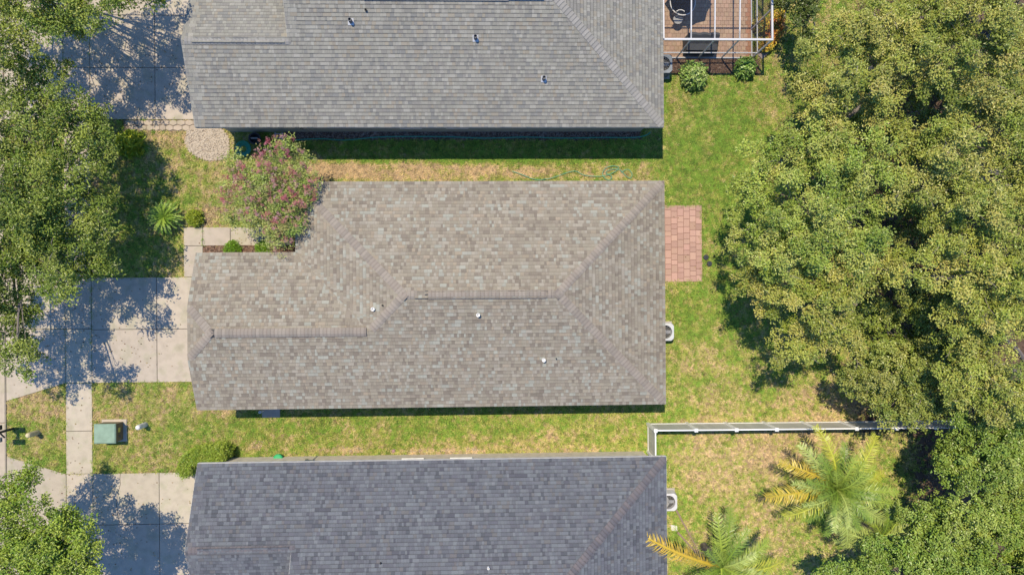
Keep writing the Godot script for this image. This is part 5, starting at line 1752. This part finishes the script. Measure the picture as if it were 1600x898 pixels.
	tree("broadleaf_tree", "dark leafy young tree at the edge of the lawn near the crotons", P(1258, 30), [[1258, 20, 2.6, 26], [1262, 70, 2.4, 20], [1250, -10, 2.8, 26]], round_leaf, [A(84, 104, 44), A(104, 122, 52)], {"trunk": 0.09, "fork": 0.9, "density": 16.0, "per": 14, "clump": 0.4})

# ---------------------------------------------------------------- grass
func build_fallen_leaves():
	var lf := sprig(61, 1, 0.0, 0.085, 0.045, 0.25, 0.0)
	var xs: Array = []
	var cs: Array = []
	for q in [[70, 300, 150, 170, 500], [100, 520, 110, 80, 260], [150, 90, 150, 90, 420], [120, 800, 150, 90, 320], [1200, 500, 120, 150, 500], [1230, 200, 60, 160, 260], [1330, 750, 120, 80, 260], [430, 360, 60, 50, 120], [220, 550, 60, 50, 40], [60, 660, 50, 60, 60]]:
		for k in q[4]:
			var p := P(q[0] + rng.randfn() * q[2] * 0.6, q[1] + rng.randfn() * q[3] * 0.6)
			if p.x > -12.6 and p.x < 7.4 and (p.z < -6.8 or p.z > 7.2 or (p.z > -1.6 and p.z < 5.1)): continue
			xs.append(Transform3D(Basis.from_euler(Vector3(rf(-0.3, 0.3), rf(0, TAU), rf(-0.3, 0.3))).scaled(Vector3.ONE * rf(0.7, 1.3)), p + Vector3(0, 0.066, 0)))
			cs.append(mixc([A(176, 140, 96), A(140, 104, 72), A(196, 172, 110), A(120, 96, 70)], 0.7, 1.2))
	var o := copies("fallen_leaves", lf, M.leaf, self, xs, cs)
	tag(o, "dry brown leaves fallen on the driveways and lawns under the trees", "leaves", "", "stuff")
func build_grass():
	var tufts: Array = []
	var r := RandomNumberGenerator.new()
	r.seed = 404
	var mb := MB.new()
	for k in 11:
		var an := r.randf() * TAU
		var o := Vector3(cos(an), 0, sin(an)) * r.randf_range(0.0, 0.08)
		var la := an + r.randf_range(-1.4, 1.4)
		var d := Vector3(cos(la), 0, sin(la))
		var l := r.randf_range(0.06, 0.13)
		var lean := r.randf_range(0.45, 1.2)
		var s := Vector3(-d.z, 0, d.x) * r.randf_range(0.007, 0.013)
		var m := o + d * l * sin(lean) * 0.45 + Vector3(0, l * cos(lean) * 0.75, 0)
		var e := o + d * l * sin(lean) * 1.1 + Vector3(0, l * cos(lean), 0)
		var g := r.randf_range(0.78, 1.22)
		var c := Color(g * r.randf_range(0.92, 1.1), g, g * r.randf_range(0.85, 1.15))
		mb.quad(o - s, o + s, m + s, m - s, Vector3.UP, c)
		mb.tri(m - s, m + s, e, Vector3.UP, c)
	var boxes: Array = []
	for p in no_grass:
		var b := Rect2(p[0], Vector2.ZERO)
		for q in p: b = b.expand(q)
		boxes.append(b)
	var xs: Array = []
	var cs: Array = []
	r.seed = 405
	for k in 380000:
		var p := Vector2(r.randf_range(-22.2, 22.5), r.randf_range(-13.6, 14.0))
		# only the open lawns
		var skip := false
		for i in boxes.size():
			if boxes[i].has_point(p) and Geometry2D.is_point_in_polygon(p, no_grass[i]):
				skip = true
				break
		if skip: continue
		var li := litter(p.x, p.y)
		if r.randf() < li * 0.93: continue
		var d := dryness(p.x, p.y)
		if d > 0.72 and r.randf() < 0.35: continue
		var sc := r.randf_range(0.65, 1.15) * (1.05 - 0.3 * clampf(d, 0, 1))
		xs.append(Transform3D(Basis(Vector3.UP, r.randf() * TAU).scaled(Vector3(sc, sc * 0.8, sc)), Vector3(p.x, 0.0, p.y)))
		var c := lawn_color(d + r.randf_range(-0.32, 0.32))
		var g := r.randf_range(0.6, 1.0) if r.randf() < 0.3 else r.randf_range(1.1, 1.95)
		cs.append(Color(c.r * g, c.g * g, c.b * g))
	var o := copies("lawn_grass", mb.mesh(), M.blade, self, xs, cs)
	tag(o, "short patchy grass blades covering the lawns", "grass", "", "stuff")
	print("tufts ", xs.size())
